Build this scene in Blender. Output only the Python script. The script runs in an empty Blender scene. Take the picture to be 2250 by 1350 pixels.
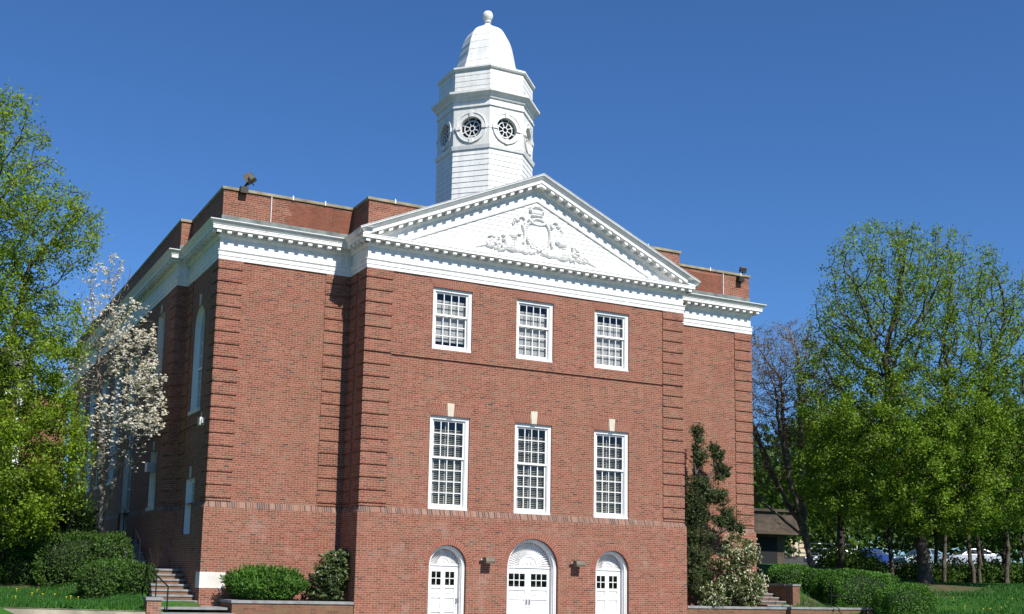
import bpy, bmesh, math, random
import numpy as np
from mathutils import Vector, Matrix
from mathutils.geometry import tessellate_polygon

SC = bpy.context.scene
COL = SC.collection
R_ = math.radians

# ------------------------------------------------------------------ camera
cam = bpy.data.cameras.new("camera")
cam.lens = 40.026; cam.sensor_width = 36; cam.sensor_fit = 'HORIZONTAL'
cam.shift_x = 0.07146; cam.shift_y = 0.0949
cam.clip_start = 0.5; cam.clip_end = 6000
cam_o = bpy.data.objects.new("camera", cam); COL.objects.link(cam_o)
def _cam():
    yaw, pitch, roll = .441, .1473, .0265
    cy, sy = math.cos(yaw), math.sin(yaw)
    F = Vector((sy*math.cos(pitch), cy*math.cos(pitch), math.sin(pitch)))
    R = Vector((cy, -sy, 0)); U = R.cross(F)
    c, s = math.cos(roll), math.sin(roll)
    R, U = c*R + s*U, -s*R + c*U
    M = Matrix((R, U, -F)).transposed().to_4x4()
    M.translation = Vector((-13.4029, -34.1849, 1.6))
    return M
cam_o.matrix_world = _cam()
SC.camera = cam_o

# ------------------------------------------------------------------ sky, sun, exposure
SUN_DIR = Vector((-.137, 1.0, -1.05))            # the way the light travels
elev = math.asin(1.05/SUN_DIR.length)
w = bpy.data.worlds.new("World"); SC.world = w; w.use_nodes = True
nt = w.node_tree; bg = nt.nodes["Background"]
sky = nt.nodes.new("ShaderNodeTexSky"); sky.sky_type = 'NISHITA'; sky.sun_disc = False
sky.sun_elevation = elev; sky.sun_rotation = R_(172.2)
sky.air_density = 1.0; sky.dust_density = 0.25; sky.ozone_density = 4.5; sky.altitude = 100
mx = nt.nodes.new("ShaderNodeMix"); mx.data_type = 'RGBA'; mx.blend_type = 'MULTIPLY'; mx.inputs[0].default_value = 1
mx.inputs[7].default_value = (.50, .79, 1.12, 1)
nt.links.new(sky.outputs[0], mx.inputs[6]); nt.links.new(mx.outputs[2], bg.inputs[0]); bg.inputs[1].default_value = 0.076
sun = bpy.data.lights.new("sun", 'SUN'); sun.energy = 4.8; sun.angle = R_(.53); sun.color = (1, .955, .88)
sun_o = bpy.data.objects.new("sun", sun); COL.objects.link(sun_o)
sun_o.rotation_euler = SUN_DIR.to_track_quat('-Z', 'Y').to_euler()
SC.view_settings.view_transform = 'Standard'; SC.view_settings.look = 'None'
SC.view_settings.exposure = 0.58; SC.view_settings.gamma = 1

# ------------------------------------------------------------------ material helpers
def new_mat(name):
    m = bpy.data.materials.new(name); m.use_nodes = True
    return m, m.node_tree, m.node_tree.nodes["Principled BSDF"]
def N(nt, t, **kw):
    n = nt.nodes.new(t)
    for k, v in kw.items(): setattr(n, k, v)
    return n
def ramp(nt, fac, stops, interp='LINEAR'):
    r = N(nt, "ShaderNodeValToRGB"); cr = r.color_ramp; cr.interpolation = interp
    while len(cr.elements) < len(stops): cr.elements.new(0.5)
    for e, (p, c) in zip(cr.elements, stops):
        e.position = p; e.color = (c[0], c[1], c[2], 1) if hasattr(c, '__len__') else (c, c, c, 1)
    nt.links.new(fac, r.inputs[0]); return r.outputs[0]
def mix(nt, fac, a, b, mode='MIX'):
    m = N(nt, "ShaderNodeMix", data_type='RGBA', blend_type=mode)
    for s, v in ((m.inputs[0], fac), (m.inputs[6], a), (m.inputs[7], b)):
        if hasattr(v, 'links'): nt.links.new(v, s)
        elif hasattr(v, '__len__'): s.default_value = (v[0], v[1], v[2], 1)
        else: s.default_value = v
    return m.outputs[2]
def noise(nt, scale, detail=4, rough=.55, vec=None, stretch=None):
    n = N(nt, "ShaderNodeTexNoise"); n.inputs["Scale"].default_value = scale
    n.inputs["Detail"].default_value = detail; n.inputs["Roughness"].default_value = rough
    if vec is None: vec = N(nt, "ShaderNodeNewGeometry").outputs["Position"]
    if stretch:
        mp = N(nt, "ShaderNodeMapping"); mp.inputs["Scale"].default_value = stretch
        nt.links.new(vec, mp.inputs[0]); vec = mp.outputs[0]
    nt.links.new(vec, n.inputs["Vector"]); return n.outputs["Fac"]
def plain(name, col, rough=.6, metal=0, var=.12, vscale=3, spec=.4):
    m, nt, b = new_mat(name)
    b.inputs["Roughness"].default_value = rough; b.inputs["Metallic"].default_value = metal
    b.inputs["Specular IOR Level"].default_value = spec
    if var:
        f = noise(nt, vscale, 5)
        lo = tuple(c*(1-var*1.6) for c in col); hi = tuple(min(1, c*(1+var)) for c in col)
        nt.links.new(ramp(nt, f, [(.3, lo), (.7, hi)]), b.inputs["Base Color"])
    else: b.inputs["Base Color"].default_value = (*col, 1)
    return m
def brick_mat(name, cols, mortar, bw=.2145, rh=.0691, ms=.0062, headers=True, stain=.5, white=True, voff=0.0, mono=None):
    m, nt, b = new_mat(name); L = nt.links
    tc = N(nt, "ShaderNodeTexCoord"); mp = N(nt, "ShaderNodeMapping"); mp.inputs["Location"].default_value = (0.03, voff, 0)
    L.new(tc.outputs["UV"], mp.inputs[0])
    br = N(nt, "ShaderNodeTexBrick"); br.offset = .5; br.offset_frequency = 2
    br.squash = .5 if headers else 1.0; br.squash_frequency = 7
    L.new(mp.outputs[0], br.inputs["Vector"])
    br.inputs["Color1"].default_value = (0, 0, 0, 1); br.inputs["Color2"].default_value = (1, 1, 1, 1); br.inputs["Mortar"].default_value = (.5, .5, .5, 1)
    br.inputs["Scale"].default_value = 1; br.inputs["Mortar Size"].default_value = ms; br.inputs["Mortar Smooth"].default_value = .3
    br.inputs["Brick Width"].default_value = bw; br.inputs["Row Height"].default_value = rh
    n = len(cols)
    c = ramp(nt, br.outputs["Color"], [(p, col) for p, col in cols], 'CONSTANT')
    big = noise(nt, .45, 6, .6)
    c = mix(nt, ramp(nt, big, [(.35, 0.0), (.75, 1.0)]), c, mix(nt, .28, c, (.20, .12, .07)))
    tan = noise(nt, 1.6, 6, .65, stretch=(.55, .55, 1.7))
    c = mix(nt, ramp(nt, tan, [(.50, 0.0), (.74, .38)]), c, (.205, .130, .085))
    strk = noise(nt, 1.1, 5, .6, stretch=(2.6, 2.6, .22)); c = mix(nt, 1, c, ramp(nt, strk, [(.3, .86), (.68, 1.08)]), 'MULTIPLY')
    fine = noise(nt, 9, 3)
    c = mix(nt, 1, c, ramp(nt, fine, [(.25, .86), (.75, 1.12)]), 'MULTIPLY')
    mo = mix(nt, noise(nt, 2.2, 4), tuple(x*.8 for x in mortar), tuple(x*1.12 for x in mortar))
    c = mix(nt, br.outputs["Fac"], c, mo)
    if white:   # lime bloom in vertical patches, strongest above the doors and low on the wall
        geo = N(nt, "ShaderNodeNewGeometry"); sx = N(nt, "ShaderNodeSeparateXYZ"); L.new(geo.outputs["Position"], sx.inputs[0])
        hz = ramp(nt, N_map(nt, sx.outputs["Z"], 0.0, 8.0), [(.0, .34), (.35, .26), (.5, .08), (.95, .03)])
        bl = ramp(nt, noise(nt, 1.5, 6, .62, stretch=(1.25, 1.25, .8)), [(.55, 0.0), (.78, 1.0)])
        c = mix(nt, mix(nt, 1, hz, bl, 'MULTIPLY'), c, (.42, .34, .31))
    L.new(c, b.inputs["Base Color"]); b.inputs["Roughness"].default_value = .88; b.inputs["Specular IOR Level"].default_value = .25
    bp = N(nt, "ShaderNodeBump"); bp.inputs["Strength"].default_value = .35; bp.inputs["Distance"].default_value = .006; bp.invert = True
    L.new(br.outputs["Fac"], bp.inputs["Height"]); L.new(bp.outputs[0], b.inputs["Normal"])
    return m
def N_map(nt, v, a, b_):
    n = N(nt, "ShaderNodeMapRange"); n.inputs[1].default_value = a; n.inputs[2].default_value = b_
    nt.links.new(v, n.inputs[0]); return n.outputs[0]
def white_paint(name, peel=.5, col=(.80, .80, .78), under=(.42, .40, .36), scale=2.0):
    m, nt, b = new_mat(name); L = nt.links
    f1 = noise(nt, scale, 8, .7, stretch=(1, 1, 2.2)); f2 = noise(nt, scale*5.5, 8, .75)
    a = ramp(nt, f1, [(.42, 0.0), (.66, 1.0)]); p = ramp(nt, f2, [(.53, 0.0), (.60, 1.0)])
    msk = mix(nt, 1, a, p, 'MULTIPLY')
    msk = mix(nt, 1, msk, (peel, peel, peel), 'MULTIPLY')
    drip = noise(nt, 1.0, 5, .6, stretch=(5, 5, .5))
    base = mix(nt, ramp(nt, drip, [(.35, 0.0), (.7, 1.0)]), tuple(c*f for c, f in zip(col, (.84, .83, .80))), col)
    L.new(mix(nt, msk, base, under), b.inputs["Base Color"])
    b.inputs["Roughness"].default_value = .5; b.inputs["Specular IOR Level"].default_value = .35
    return m
def leaf_mat(name, c1, c2, trans=.35, rough=.55):
    m, nt, b = new_mat(name); L = nt.links
    geo = N(nt, "ShaderNodeNewGeometry")
    cl = mix(nt, geo.outputs["Random Per Island"], c1, c2)
    cl = mix(nt, 1, cl, ramp(nt, noise(nt, .8, 3), [(.3, .72), (.7, 1.2)]), 'MULTIPLY')
    L.new(cl, b.inputs["Base Color"]); b.inputs["Roughness"].default_value = rough; b.inputs["Specular IOR Level"].default_value = .3
    out = nt.nodes["Material Output"]
    tr = N(nt, "ShaderNodeBsdfTranslucent"); L.new(mix(nt, 1, cl, (1.25, 1.2, .6), 'MULTIPLY'), tr.inputs[0])
    ms = N(nt, "ShaderNodeMixShader"); ms.inputs[0].default_value = trans
    L.new(b.outputs[0], ms.inputs[1]); L.new(tr.outputs[0], ms.inputs[2]); L.new(ms.outputs[0], out.inputs[0])
    return m
def glass_mat(name, tint=(.80, .84, .86)):
    m, nt, b = new_mat(name); L = nt.links
    out = nt.nodes["Material Output"]; nt.nodes.remove(b)
    tr = N(nt, "ShaderNodeBsdfTransparent"); tr.inputs[0].default_value = (*tint, 1)
    gl = N(nt, "ShaderNodeBsdfGlossy"); gl.inputs["Roughness"].default_value = .03
    fr = N(nt, "ShaderNodeLayerWeight"); fr.inputs[0].default_value = .5
    pw = N(nt, "ShaderNodeMath", operation='POWER'); pw.inputs[1].default_value = 4.0; L.new(fr.outputs["Facing"], pw.inputs[0])
    mt = N(nt, "ShaderNodeMath", operation='MULTIPLY_ADD'); mt.inputs[1].default_value = .75; mt.inputs[2].default_value = .055
    L.new(pw.outputs[0], mt.inputs[0])
    bp = N(nt, "ShaderNodeBump"); bp.inputs["Strength"].default_value = .06; L.new(noise(nt, 2.5, 2), bp.inputs["Height"]); L.new(bp.outputs[0], gl.inputs["Normal"])
    ms = N(nt, "ShaderNodeMixShader"); L.new(mt.outputs[0], ms.inputs[0]); L.new(tr.outputs[0], ms.inputs[1]); L.new(gl.outputs[0], ms.inputs[2])
    L.new(ms.outputs[0], out.inputs[0]); return m

REDS = [(0.0, (0.0601, 0.0356, 0.0327)), (0.01, (0.1212, 0.0463, 0.0327)), (0.1, (0.1668, 0.049, 0.031)), (0.3, (0.2056, 0.0605, 0.0387)), (0.55, (0.2279, 0.0712, 0.0464)), (0.76, (0.1843, 0.0783, 0.0473)), (0.88, (0.26, 0.0926, 0.0636)), (0.96, (0.16, 0.089, 0.0568))]
M = {}
M['brick'] = brick_mat('red_brick', REDS, (.385, .250, .178))
M['brick_repair'] = brick_mat('repaired_brick', [(0, (.145, .048, .030)), (.3, (.17, .054, .033)), (.7, (.185, .062, .038))], (.25, .115, .078), headers=False, white=False, ms=.004)
M['brick_edge'] = brick_mat('sloped_brick', [(0, (.085, .055, .05)), (.30, (.15, .075, .06)), (.55, (.22, .105, .072)), (.8, (.25, .14, .10))], (.34, .26, .20), bw=.076, rh=.30, ms=.006, headers=False, white=False, voff=.04)
M['arch_brick'] = plain('arch_brick', (.235, .075, .047), .88, var=.22, vscale=14)
M['mortar'] = plain('mortar', (.36, .25, .18), .9)
M['white'] = white_paint('white_trim', .95, (.76, .76, .75))
M['white_clean'] = white_paint('white_joinery', .2, (.77, .77, .77))
M['clap'] = white_paint('white_clapboard', .6, (.77, .77, .76), scale=1.4)
M['carved'] = white_paint('carved_panel', 1.0, (.74, .74, .71), (.30, .29, .26), scale=4.5)
M['coping'] = plain('coping_stone', (.27, .235, .15), .85, var=.25, vscale=2.5)
M['copper'] = plain('copper_flashing', (.15, .175, .165), .7, var=.35, vscale=2.0)
M['lead'] = plain('lead_sheet', (.42, .43, .43), .55, var=.2)
M['stone'] = plain('pale_stone', (.62, .59, .53), .8, var=.1)
M['keystone'] = plain('cream_stone', (.52, .475, .38), .8, var=.06)
M['glass'] = glass_mat('window_glass')
M['dark'] = plain('dark_room', (.012, .012, .014), .9, var=0)  # near-black: the darkness of unlit rooms put into the colour
M['shade'] = plain('cream_shade', (.47, .43, .385), .8, var=.05)
M['slat'] = plain('blind_slat', (.46, .40, .28), .5, var=.08)
M['bronze'] = plain('bronze_metal', (.16, .135, .10), .5, .3, var=.15)
M['bronze_dk'] = plain('dark_bronze', (.035, .03, .025), .5, .3, var=.15)
M['lens'] = plain('lamp_lens', (.42, .40, .30), .25, var=.1)
M['iron'] = plain('black_iron', (.02, .02, .022), .45, .4, var=.1)
M['steel'] = plain('grey_metal', (.34, .35, .36), .4, .7, var=.1)
M['roof'] = plain('roof_felt', (.10, .10, .10), .9)
M['slate'] = plain('slate_tread', (.22, .225, .22), .75, var=.18, vscale=4)
M['concrete'] = plain('concrete', (.40, .34, .26), .9, var=.25, vscale=1.6)
M['paving'] = plain('paving', (.20, .19, .175), .9, var=.2)
M['wallpaint'] = plain('plaster_grey', (.50, .50, .48), .85)

# ------------------------------------------------------------------ mesh helpers
class MB:
    def __init__(s): s.v = []; s.f = []; s.m = []; s.uv = {}
    def poly(s, pts, m=0, uv=None):
        i = len(s.v); s.v += [tuple(p) for p in pts]; s.f.append(list(range(i, i+len(pts)))); s.m.append(m)
        if uv is not None: s.uv[len(s.f)-1] = uv
    def box(s, x0, x1, y0, y1, z0, z1, m=0):
        if x0 > x1: x0, x1 = x1, x0
        if y0 > y1: y0, y1 = y1, y0
        i = len(s.v)
        s.v += [(x0,y0,z0),(x1,y0,z0),(x1,y1,z0),(x0,y1,z0),(x0,y0,z1),(x1,y0,z1),(x1,y1,z1),(x0,y1,z1)]
        for q in ((0,3,2,1),(4,5,6,7),(0,1,5,4),(1,2,6,5),(2,3,7,6),(3,0,4,7)):
            s.f.append([i+k for k in q]); s.m.append(m)
    def ext(s, poly, f0, f1, m=0):
        """poly of 2D points, f0/f1 map a point to 3D on either end; closed solid"""
        n = len(poly); a = [f0(*p) for p in poly]; b = [f1(*p) for p in poly]
        s.poly(a[::-1], m); s.poly(b, m)
        for k in range(n): s.poly([a[k], a[(k+1) % n], b[(k+1) % n], b[k]], m)
    def sweep(s, path, prof, closed_prof=False, mats=None, caps=True):
        P = [Vector(p) for p in path]; n = len(P); nr = []
        for k in range(n-1):
            d = (P[k+1]-P[k]).normalized(); nr.append(Vector((d.y, -d.x)))
        offs = []
        for k in range(n):
            if k == 0: offs.append(nr[0])
            elif k == n-1: offs.append(nr[-1])
            else: offs.append((nr[k-1]+nr[k])/(1+nr[k-1].dot(nr[k])))
        rows = [[(P[k].x+offs[k].x*p, P[k].y+offs[k].y*p, z) for p, z in prof] for k in range(n)]
        mprof = len(prof); rng = range(mprof if closed_prof else mprof-1)
        for k in range(n-1):
            for j in rng:
                j2 = (j+1) % mprof
                s.poly([rows[k][j], rows[k+1][j], rows[k+1][j2], rows[k][j2]], mats[j] if mats else 0)
        if closed_prof and caps: s.poly(rows[0]); s.poly(rows[-1][::-1])
    def cyl(s, a, b, r0, r1=None, n=8, m=0, caps=True):
        a = Vector(a); b = Vector(b); r1 = r0 if r1 is None else r1
        d = (b-a).normalized(); t = d.orthogonal().normalized(); u = d.cross(t)
        A = [a+(t*math.cos(2*math.pi*k/n)+u*math.sin(2*math.pi*k/n))*r0 for k in range(n)]
        B = [b+(t*math.cos(2*math.pi*k/n)+u*math.sin(2*math.pi*k/n))*r1 for k in range(n)]
        for k in range(n): s.poly([A[k], A[(k+1) % n], B[(k+1) % n], B[k]], m)
        if caps: s.poly(A[::-1], m); s.poly(B, m)
    def tube(s, pts, r, n=6, m=0):
        for a, b in zip(pts, pts[1:]): s.cyl(a, b, r, r, n, m)
    def lathe(s, prof, c=(0,0,0), n=24, m=0):
        rows = [[(c[0]+r*math.cos(2*math.pi*k/n), c[1]+r*math.sin(2*math.pi*k/n), c[2]+z) for k in range(n)] for r, z in prof]
        for a, b in zip(rows, rows[1:]):
            for k in range(n): s.poly([a[k], a[(k+1) % n], b[(k+1) % n], b[k]], m)
    def ell(s, c, r, n=8, k=6, m=0, rot=None):
        rows = []
        for j in range(k+1):
            th = math.pi*j/k; row = []
            for i in range(n):
                ph = 2*math.pi*i/n
                p = Vector((r[0]*math.sin(th)*math.cos(ph), r[1]*math.sin(th)*math.sin(ph), r[2]*math.cos(th)))
                if rot is not None: p = rot @ p
                row.append(tuple(Vector(c)+p))
            rows.append(row)
        for a, b in zip(rows, rows[1:]):
            for i in range(n): s.poly([a[i], a[(i+1) % n], b[(i+1) % n], b[i]], m)
    def mesh(s, name, mats, off=(0,0,0), smooth=False, merge=False):
        me = bpy.data.meshes.new(name)
        o = Vector(off)
        me.from_pydata([Vector(p)-o for p in s.v], [], s.f)
        for mm in (mats if isinstance(mats, (list, tuple)) else [mats]): me.materials.append(mm)
        me.polygons.foreach_set("material_index", s.m)
        uvl = me.uv_layers.new(name="UVMap"); uvs = np.zeros((len(me.loops), 2))
        for fi, f in enumerate(s.f):
            st = me.polygons[fi].loop_start
            if fi in s.uv:
                for k, q in enumerate(s.uv[fi]): uvs[st+k] = q
                continue
            a = Vector(s.v[f[0]]); nrm = Vector((0,0,0))
            for k in range(1, len(f)-1): nrm += (Vector(s.v[f[k]])-a).cross(Vector(s.v[f[k+1]])-a)
            ax, ay, az = abs(nrm.x), abs(nrm.y), abs(nrm.z)
            for k, vi in enumerate(f):
                p = s.v[vi]
                uvs[st+k] = (p[0], p[1]) if az > ax and az > ay and az > .8*nrm.length else ((p[0], p[2]) if ay >= ax else (p[1], p[2]))
        uvl.data.foreach_set("uv", uvs.ravel())
        if smooth: me.polygons.foreach_set("use_smooth", [True]*len(me.polygons))
        if merge:
            bm = bmesh.new(); bm.from_mesh(me); bmesh.ops.remove_doubles(bm, verts=bm.verts, dist=1e-4); bmesh.ops.recalc_face_normals(bm, faces=bm.faces); bm.to_mesh(me); bm.free()
        me.update(); return me
    def build(s, name, mats, parent=None, smooth=False, merge=False):
        off = (0,0,0)
        p = parent
        while p is not None: off = Vector(off)+p.location; p = p.parent
        return link(s.mesh(name, mats, off, smooth, merge), name, parent)
def link(me, name, parent=None, loc=(0,0,0), rz=0):
    o = bpy.data.objects.new(name, me); COL.objects.link(o); o.location = loc; o.rotation_euler = (0,0,rz)
    if parent is not None: o.parent = parent
    return o
def tag(o, label, cat=None, group=None, kind=None):
    if label: o['label'] = label
    if cat: o['category'] = cat
    if group: o['group'] = group
    if kind: o['kind'] = kind
    return o
def thing(name, label, cat, loc=(0,0,0), group=None):
    o = bpy.data.objects.new(name, None); o.empty_display_size = .3; COL.objects.link(o); o.location = loc
    return tag(o, label, cat, group)
def copy_tree(o, parent=None):
    c = o.copy(); COL.objects.link(c)
    if parent is not None: c.parent = parent
    for ch in o.children: copy_tree(ch, c)
    return c
def np_mesh(name, verts, faces, mat, parent=None, loc=(0,0,0), midx=None):
    me = bpy.data.meshes.new(name); nv = len(verts); k = faces.shape[1]
    me.vertices.add(nv); me.vertices.foreach_set("co", (verts-np.array(loc)).astype(np.float32).ravel())
    me.loops.add(faces.size); me.loops.foreach_set("vertex_index", faces.astype(np.int32).ravel())
    me.polygons.add(len(faces)); me.polygons.foreach_set("loop_start", np.arange(0, faces.size, k, dtype=np.int32))
    for mm in (mat if isinstance(mat, (list, tuple)) else [mat]): me.materials.append(mm)
    if midx is not None: me.polygons.foreach_set("material_index", midx.astype(np.int32))
    me.update(calc_edges=True); me.validate()
    return link(me, name, parent)
def wall_holes(mb, outer, holes, f, depth=None, m=0, rev_m=0):
    """2D outline with holes mapped to 3D by f(u, z, d); reveals of the given depth"""
    loops = [outer]+holes
    tris = tessellate_polygon([[Vector((u, z, 0)) for u, z in lp] for lp in loops])
    flat = [p for lp in loops for p in lp]
    for t in tris: mb.poly([f(*flat[i], 0) for i in t], m)
    if depth:
        for lp in holes:
            for a, b in zip(lp, lp[1:]+lp[:1]):
                mb.poly([f(*a, 0), f(*b, 0), f(*b, depth), f(*a, depth)], rev_m)
def rect(x0, x1, z0, z1): return [(x0,z0),(x1,z0),(x1,z1),(x0,z1)]
def arch(xc, r, z0, zs, n=20):
    return [(xc-r, z0), (xc+r, z0)] + [(xc+r*math.cos(math.pi*k/n), zs+r*math.sin(math.pi*k/n)) for k in range(n+1)]

# ------------------------------------------------------------------ dimensions of the hall
W = 12.826; D = 1.538; A = 4.584; STEP = 5.85; XS = -4.98; XR = W+A+.4; YB = 32.0
MID = W/2; ZW = 3.69; ZA = 11.56; O = .478; ZC = 12.76; ZAP = 15.78; ZP = 14.03
PATH = [(XS,YB),(XS,STEP),(-A,STEP),(-A,D),(0,D),(0,0),(W,0),(W,D),(W+A,D),(W+A,STEP),(XR,STEP),(XR,YB)]
WX = 3.2406
hall = thing('brick_hall', 'large red brick hall with a white pediment, dentilled cornice and octagonal white cupola', 'building', (0,0,0))

# ---- walls
mb = MB(); PU = .085
UPW = [(MID+k*WX, 1.5025, 9.084, 11.224) for k in (-1,0,1)]
LOW = [(MID+k*WX, 1.4813, 3.695, 6.829) for k in (-1,0,1)]
fy = lambda y: (lambda u, z, d: (u, y+d, z))
fx = lambda x, s=1: (lambda u, z, d: (x+s*d, u, z))
GZ0, GZ1 = 8.678, 8.747
wall_holes(mb, rect(0, W, ZW, GZ0), [rect(x-w/2, x+w/2, z0, z1) for x, w, z0, z1 in LOW], fy(0), .26)
wall_holes(mb, rect(0, W, GZ1, ZA+.1), [rect(x-w/2, x+w/2, z0, z1) for x, w, z0, z1 in UPW], fy(0), .26)
for z, in ((GZ0,),(GZ1,)): mb.poly([(0,0,z),(W,0,z),(W,.05,z),(0,.05,z)])
mb.poly([(0,.05,GZ0),(W,.05,GZ0),(W,.05,GZ1),(0,.05,GZ1)])
DOORS = [(MID-WX, .685), (MID, 1.0), (MID+WX, .70)]
ZSP = 1.85
wall_holes(mb, [(-PU,-1),(W+PU,-1),(W+PU,ZW-.2),(-PU,ZW-.2)], [arch(x, r, -.36, ZSP, 28) for x, r in DOORS], fy(-PU), .17)
# wings and returns, front
for x0, x1 in ((-A,0),(W,W+A)):
    mb.poly([(x0,D,ZW),(x1,D,ZW),(x1,D,ZA+.1),(x0,D,ZA+.1)])
    e0, e1 = (x0-PU, x1-PU) if x0 < 0 else (x0+PU, x1+PU)
    mb.poly([(e0,D-PU,-1),(e1,D-PU,-1),(e1,D-PU,ZW-.2),(e0,D-PU,ZW-.2)])
for x, s in ((0,-1),(W,1)):
    mb.poly([(x,0,ZW),(x,D,ZW),(x,D,ZA+.1),(x,0,ZA+.1)])
    mb.poly([(x+s*PU,-PU,-1),(x+s*PU,D-PU,-1),(x+s*PU,D-PU,ZW-.2),(x+s*PU,-PU,ZW-.2)])
# left side of the front block: arched window above, small window below
SIDE_LO = (3.2, 4.45, 2.66, 4.52)
SIDE_AR = (3.80, .70, 6.85, 9.75)
wall_holes(mb, rect(D, STEP, ZW, ZA+.1), [arch(SIDE_AR[0], SIDE_AR[1], SIDE_AR[2], SIDE_AR[3], 18), [(SIDE_LO[0],ZW+.001),(SIDE_LO[1],ZW+.001),(SIDE_LO[1],SIDE_LO[3]),(SIDE_LO[0],SIDE_LO[3])]], fx(-A), .32)
SB = SIDE_LO
mb2 = [(D-PU,-1),(STEP-PU,-1),(STEP-PU,ZW-.2),(SB[1],ZW-.2),(SB[1],SB[2]),(SB[0],SB[2]),(SB[0],ZW-.2),(D-PU,ZW-.2)]
tr = tessellate_polygon([[Vector((u,z,0)) for u,z in mb2]])
for t in tr: mb.poly([(-A-PU, *mb2[i]) for i in t])
for ya in (SB[0], SB[1]): mb.poly([(-A-PU,ya,SB[2]),(-A+.32,ya,SB[2]),(-A+.32,ya,ZW),(-A-PU,ya,ZW)])
mb.poly([(-A-PU,SB[0],SB[2]),(-A-PU,SB[1],SB[2]),(-A+.32,SB[1],SB[2]),(-A+.32,SB[0],SB[2])])
# rear part
mb.poly([(XS,STEP,ZW),(-A,STEP,ZW),(-A,STEP,ZA+.1),(XS,STEP,ZA+.1)]); mb.poly([(XS-PU,STEP-PU,-1),(-A-PU,STEP-PU,-1),(-A-PU,STEP-PU,ZW-.2),(XS-PU,STEP-PU,ZW-.2)])
REAR = [(8.35, .62, 8.55, 11.0), (8.2, .60, 3.72, 5.8), (13.35, 1.0, 2.75, 10.2), (17.1, 1.0, 5.2, 10.2), (20.6, 1.0, 5.2, 10.2), (24.2, 1.0, 5.2, 10.2), (27.8, 1.0, 5.2, 10.2)]
wall_holes(mb, rect(STEP, YB, ZW, ZA+.1), [rect(y-w, y+w, max(z0, ZW+.001), z1) for y, w, z0, z1 in REAR], fx(XS), .30)
for ya, yb, za in ((STEP-PU,12.35,ZW-.2),(12.35,14.35,2.75),(14.35,YB,ZW-.2)): mb.poly([(XS-PU,ya,-1),(XS-PU,yb,-1),(XS-PU,yb,za),(XS-PU,ya,za)])
for ya in (12.35,14.35): mb.poly([(XS-PU,ya,2.75),(XS+.3,ya,2.75),(XS+.3,ya,ZW),(XS-PU,ya,ZW)])
# right side, rear
mb.poly([(W+A,D,ZW),(W+A,STEP,ZW),(W+A,STEP,ZA+.1),(W+A,D,ZA+.1)]); mb.poly([(W+A+PU,D-PU,-1),(W+A+PU,STEP-PU,-1),(W+A+PU,STEP-PU,ZW-.2),(W+A+PU,D-PU,ZW-.2)])
mb.poly([(W+A,STEP,-1),(XR,STEP,-1),(XR,STEP,ZA+.1),(W+A,STEP,ZA+.1)]); mb.poly([(XR,STEP,-1),(XR,YB,-1),(XR,YB,ZA+.1),(XR,STEP,ZA+.1)])
mb.poly([(XS,YB,-1),(XR,YB,-1),(XR,YB,ZA+.1),(XS,YB,ZA+.1)])
wall = mb.build('wall', M['brick'], hall)

# ---- sloped brick water table
mb = MB()
WT = [(0.0,ZW),(PU,ZW-.2)]
p0 = [(XS,YB),(XS,14.35)]; p1 = [(XS,12.35),(XS,STEP),(-A,STEP),(-A,SB[1])]; p2 = [(-A,SB[0]),(-A,D),(0,D),(0,0),(W,0),(W,D),(W+A,D),(W+A,STEP),(XR,STEP),(XR,YB)]
mb.sweep(p0, WT); mb.sweep(p1, WT); mb.sweep(p2, WT)
for f in range(len(mb.f)):      # bricks on edge: UV along the run and up the slope
    q = [Vector(mb.v[i]) for i in mb.f[f]]
    run = (q[1]-q[0]); L0 = run.length; d = run.normalized(); a0 = q[0].dot(d)
    mb.uv[f] = [(a0,.26),(a0+L0,.26),((q[2]).dot(d),.0),((q[3]).dot(d),.0)]
mb.build('water_table', M['brick_edge'], hall)

# ---- quoins (raised five-course blocks, one-course grooves)
def quoins(xa, xb, ya, yb):
    """a corner pier of raised blocks wrapping x in [xa,xb] and y in [ya,yb]"""
    m = MB(); k = 0; top = ZA+.02
    z = 11.23
    edges = [top]
    while z > ZW+.03: edges += [z+.034, z-.034]; z -= .4145
    edges.append(ZW+.004)
    for i in range(0, len(edges)-1, 2): m.box(xa, xb, ya, yb, edges[i+1], edges[i])
    return m
QP = .036
for xa, xb, ya, yb in ((-QP,.93,-QP,.60),(W-.93,W+QP,-QP,.60),(-A-QP,-A+.80,D-QP,D+.80),(-.90,-.012,D-QP,D+.1),(W+A-.83,W+A+QP,D-QP,D+.80),(W+.012,W+.55,D-QP,D+.1),
                       (XS-QP,XS+.2,STEP-QP,STEP+.85),(-A-QP,-A+.1,STEP-.86,STEP-.012),(-QP,.2,D-.66,D-.012)):
    quoins(xa, xb, ya, yb).build('quoin', M['brick'], hall)

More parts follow.
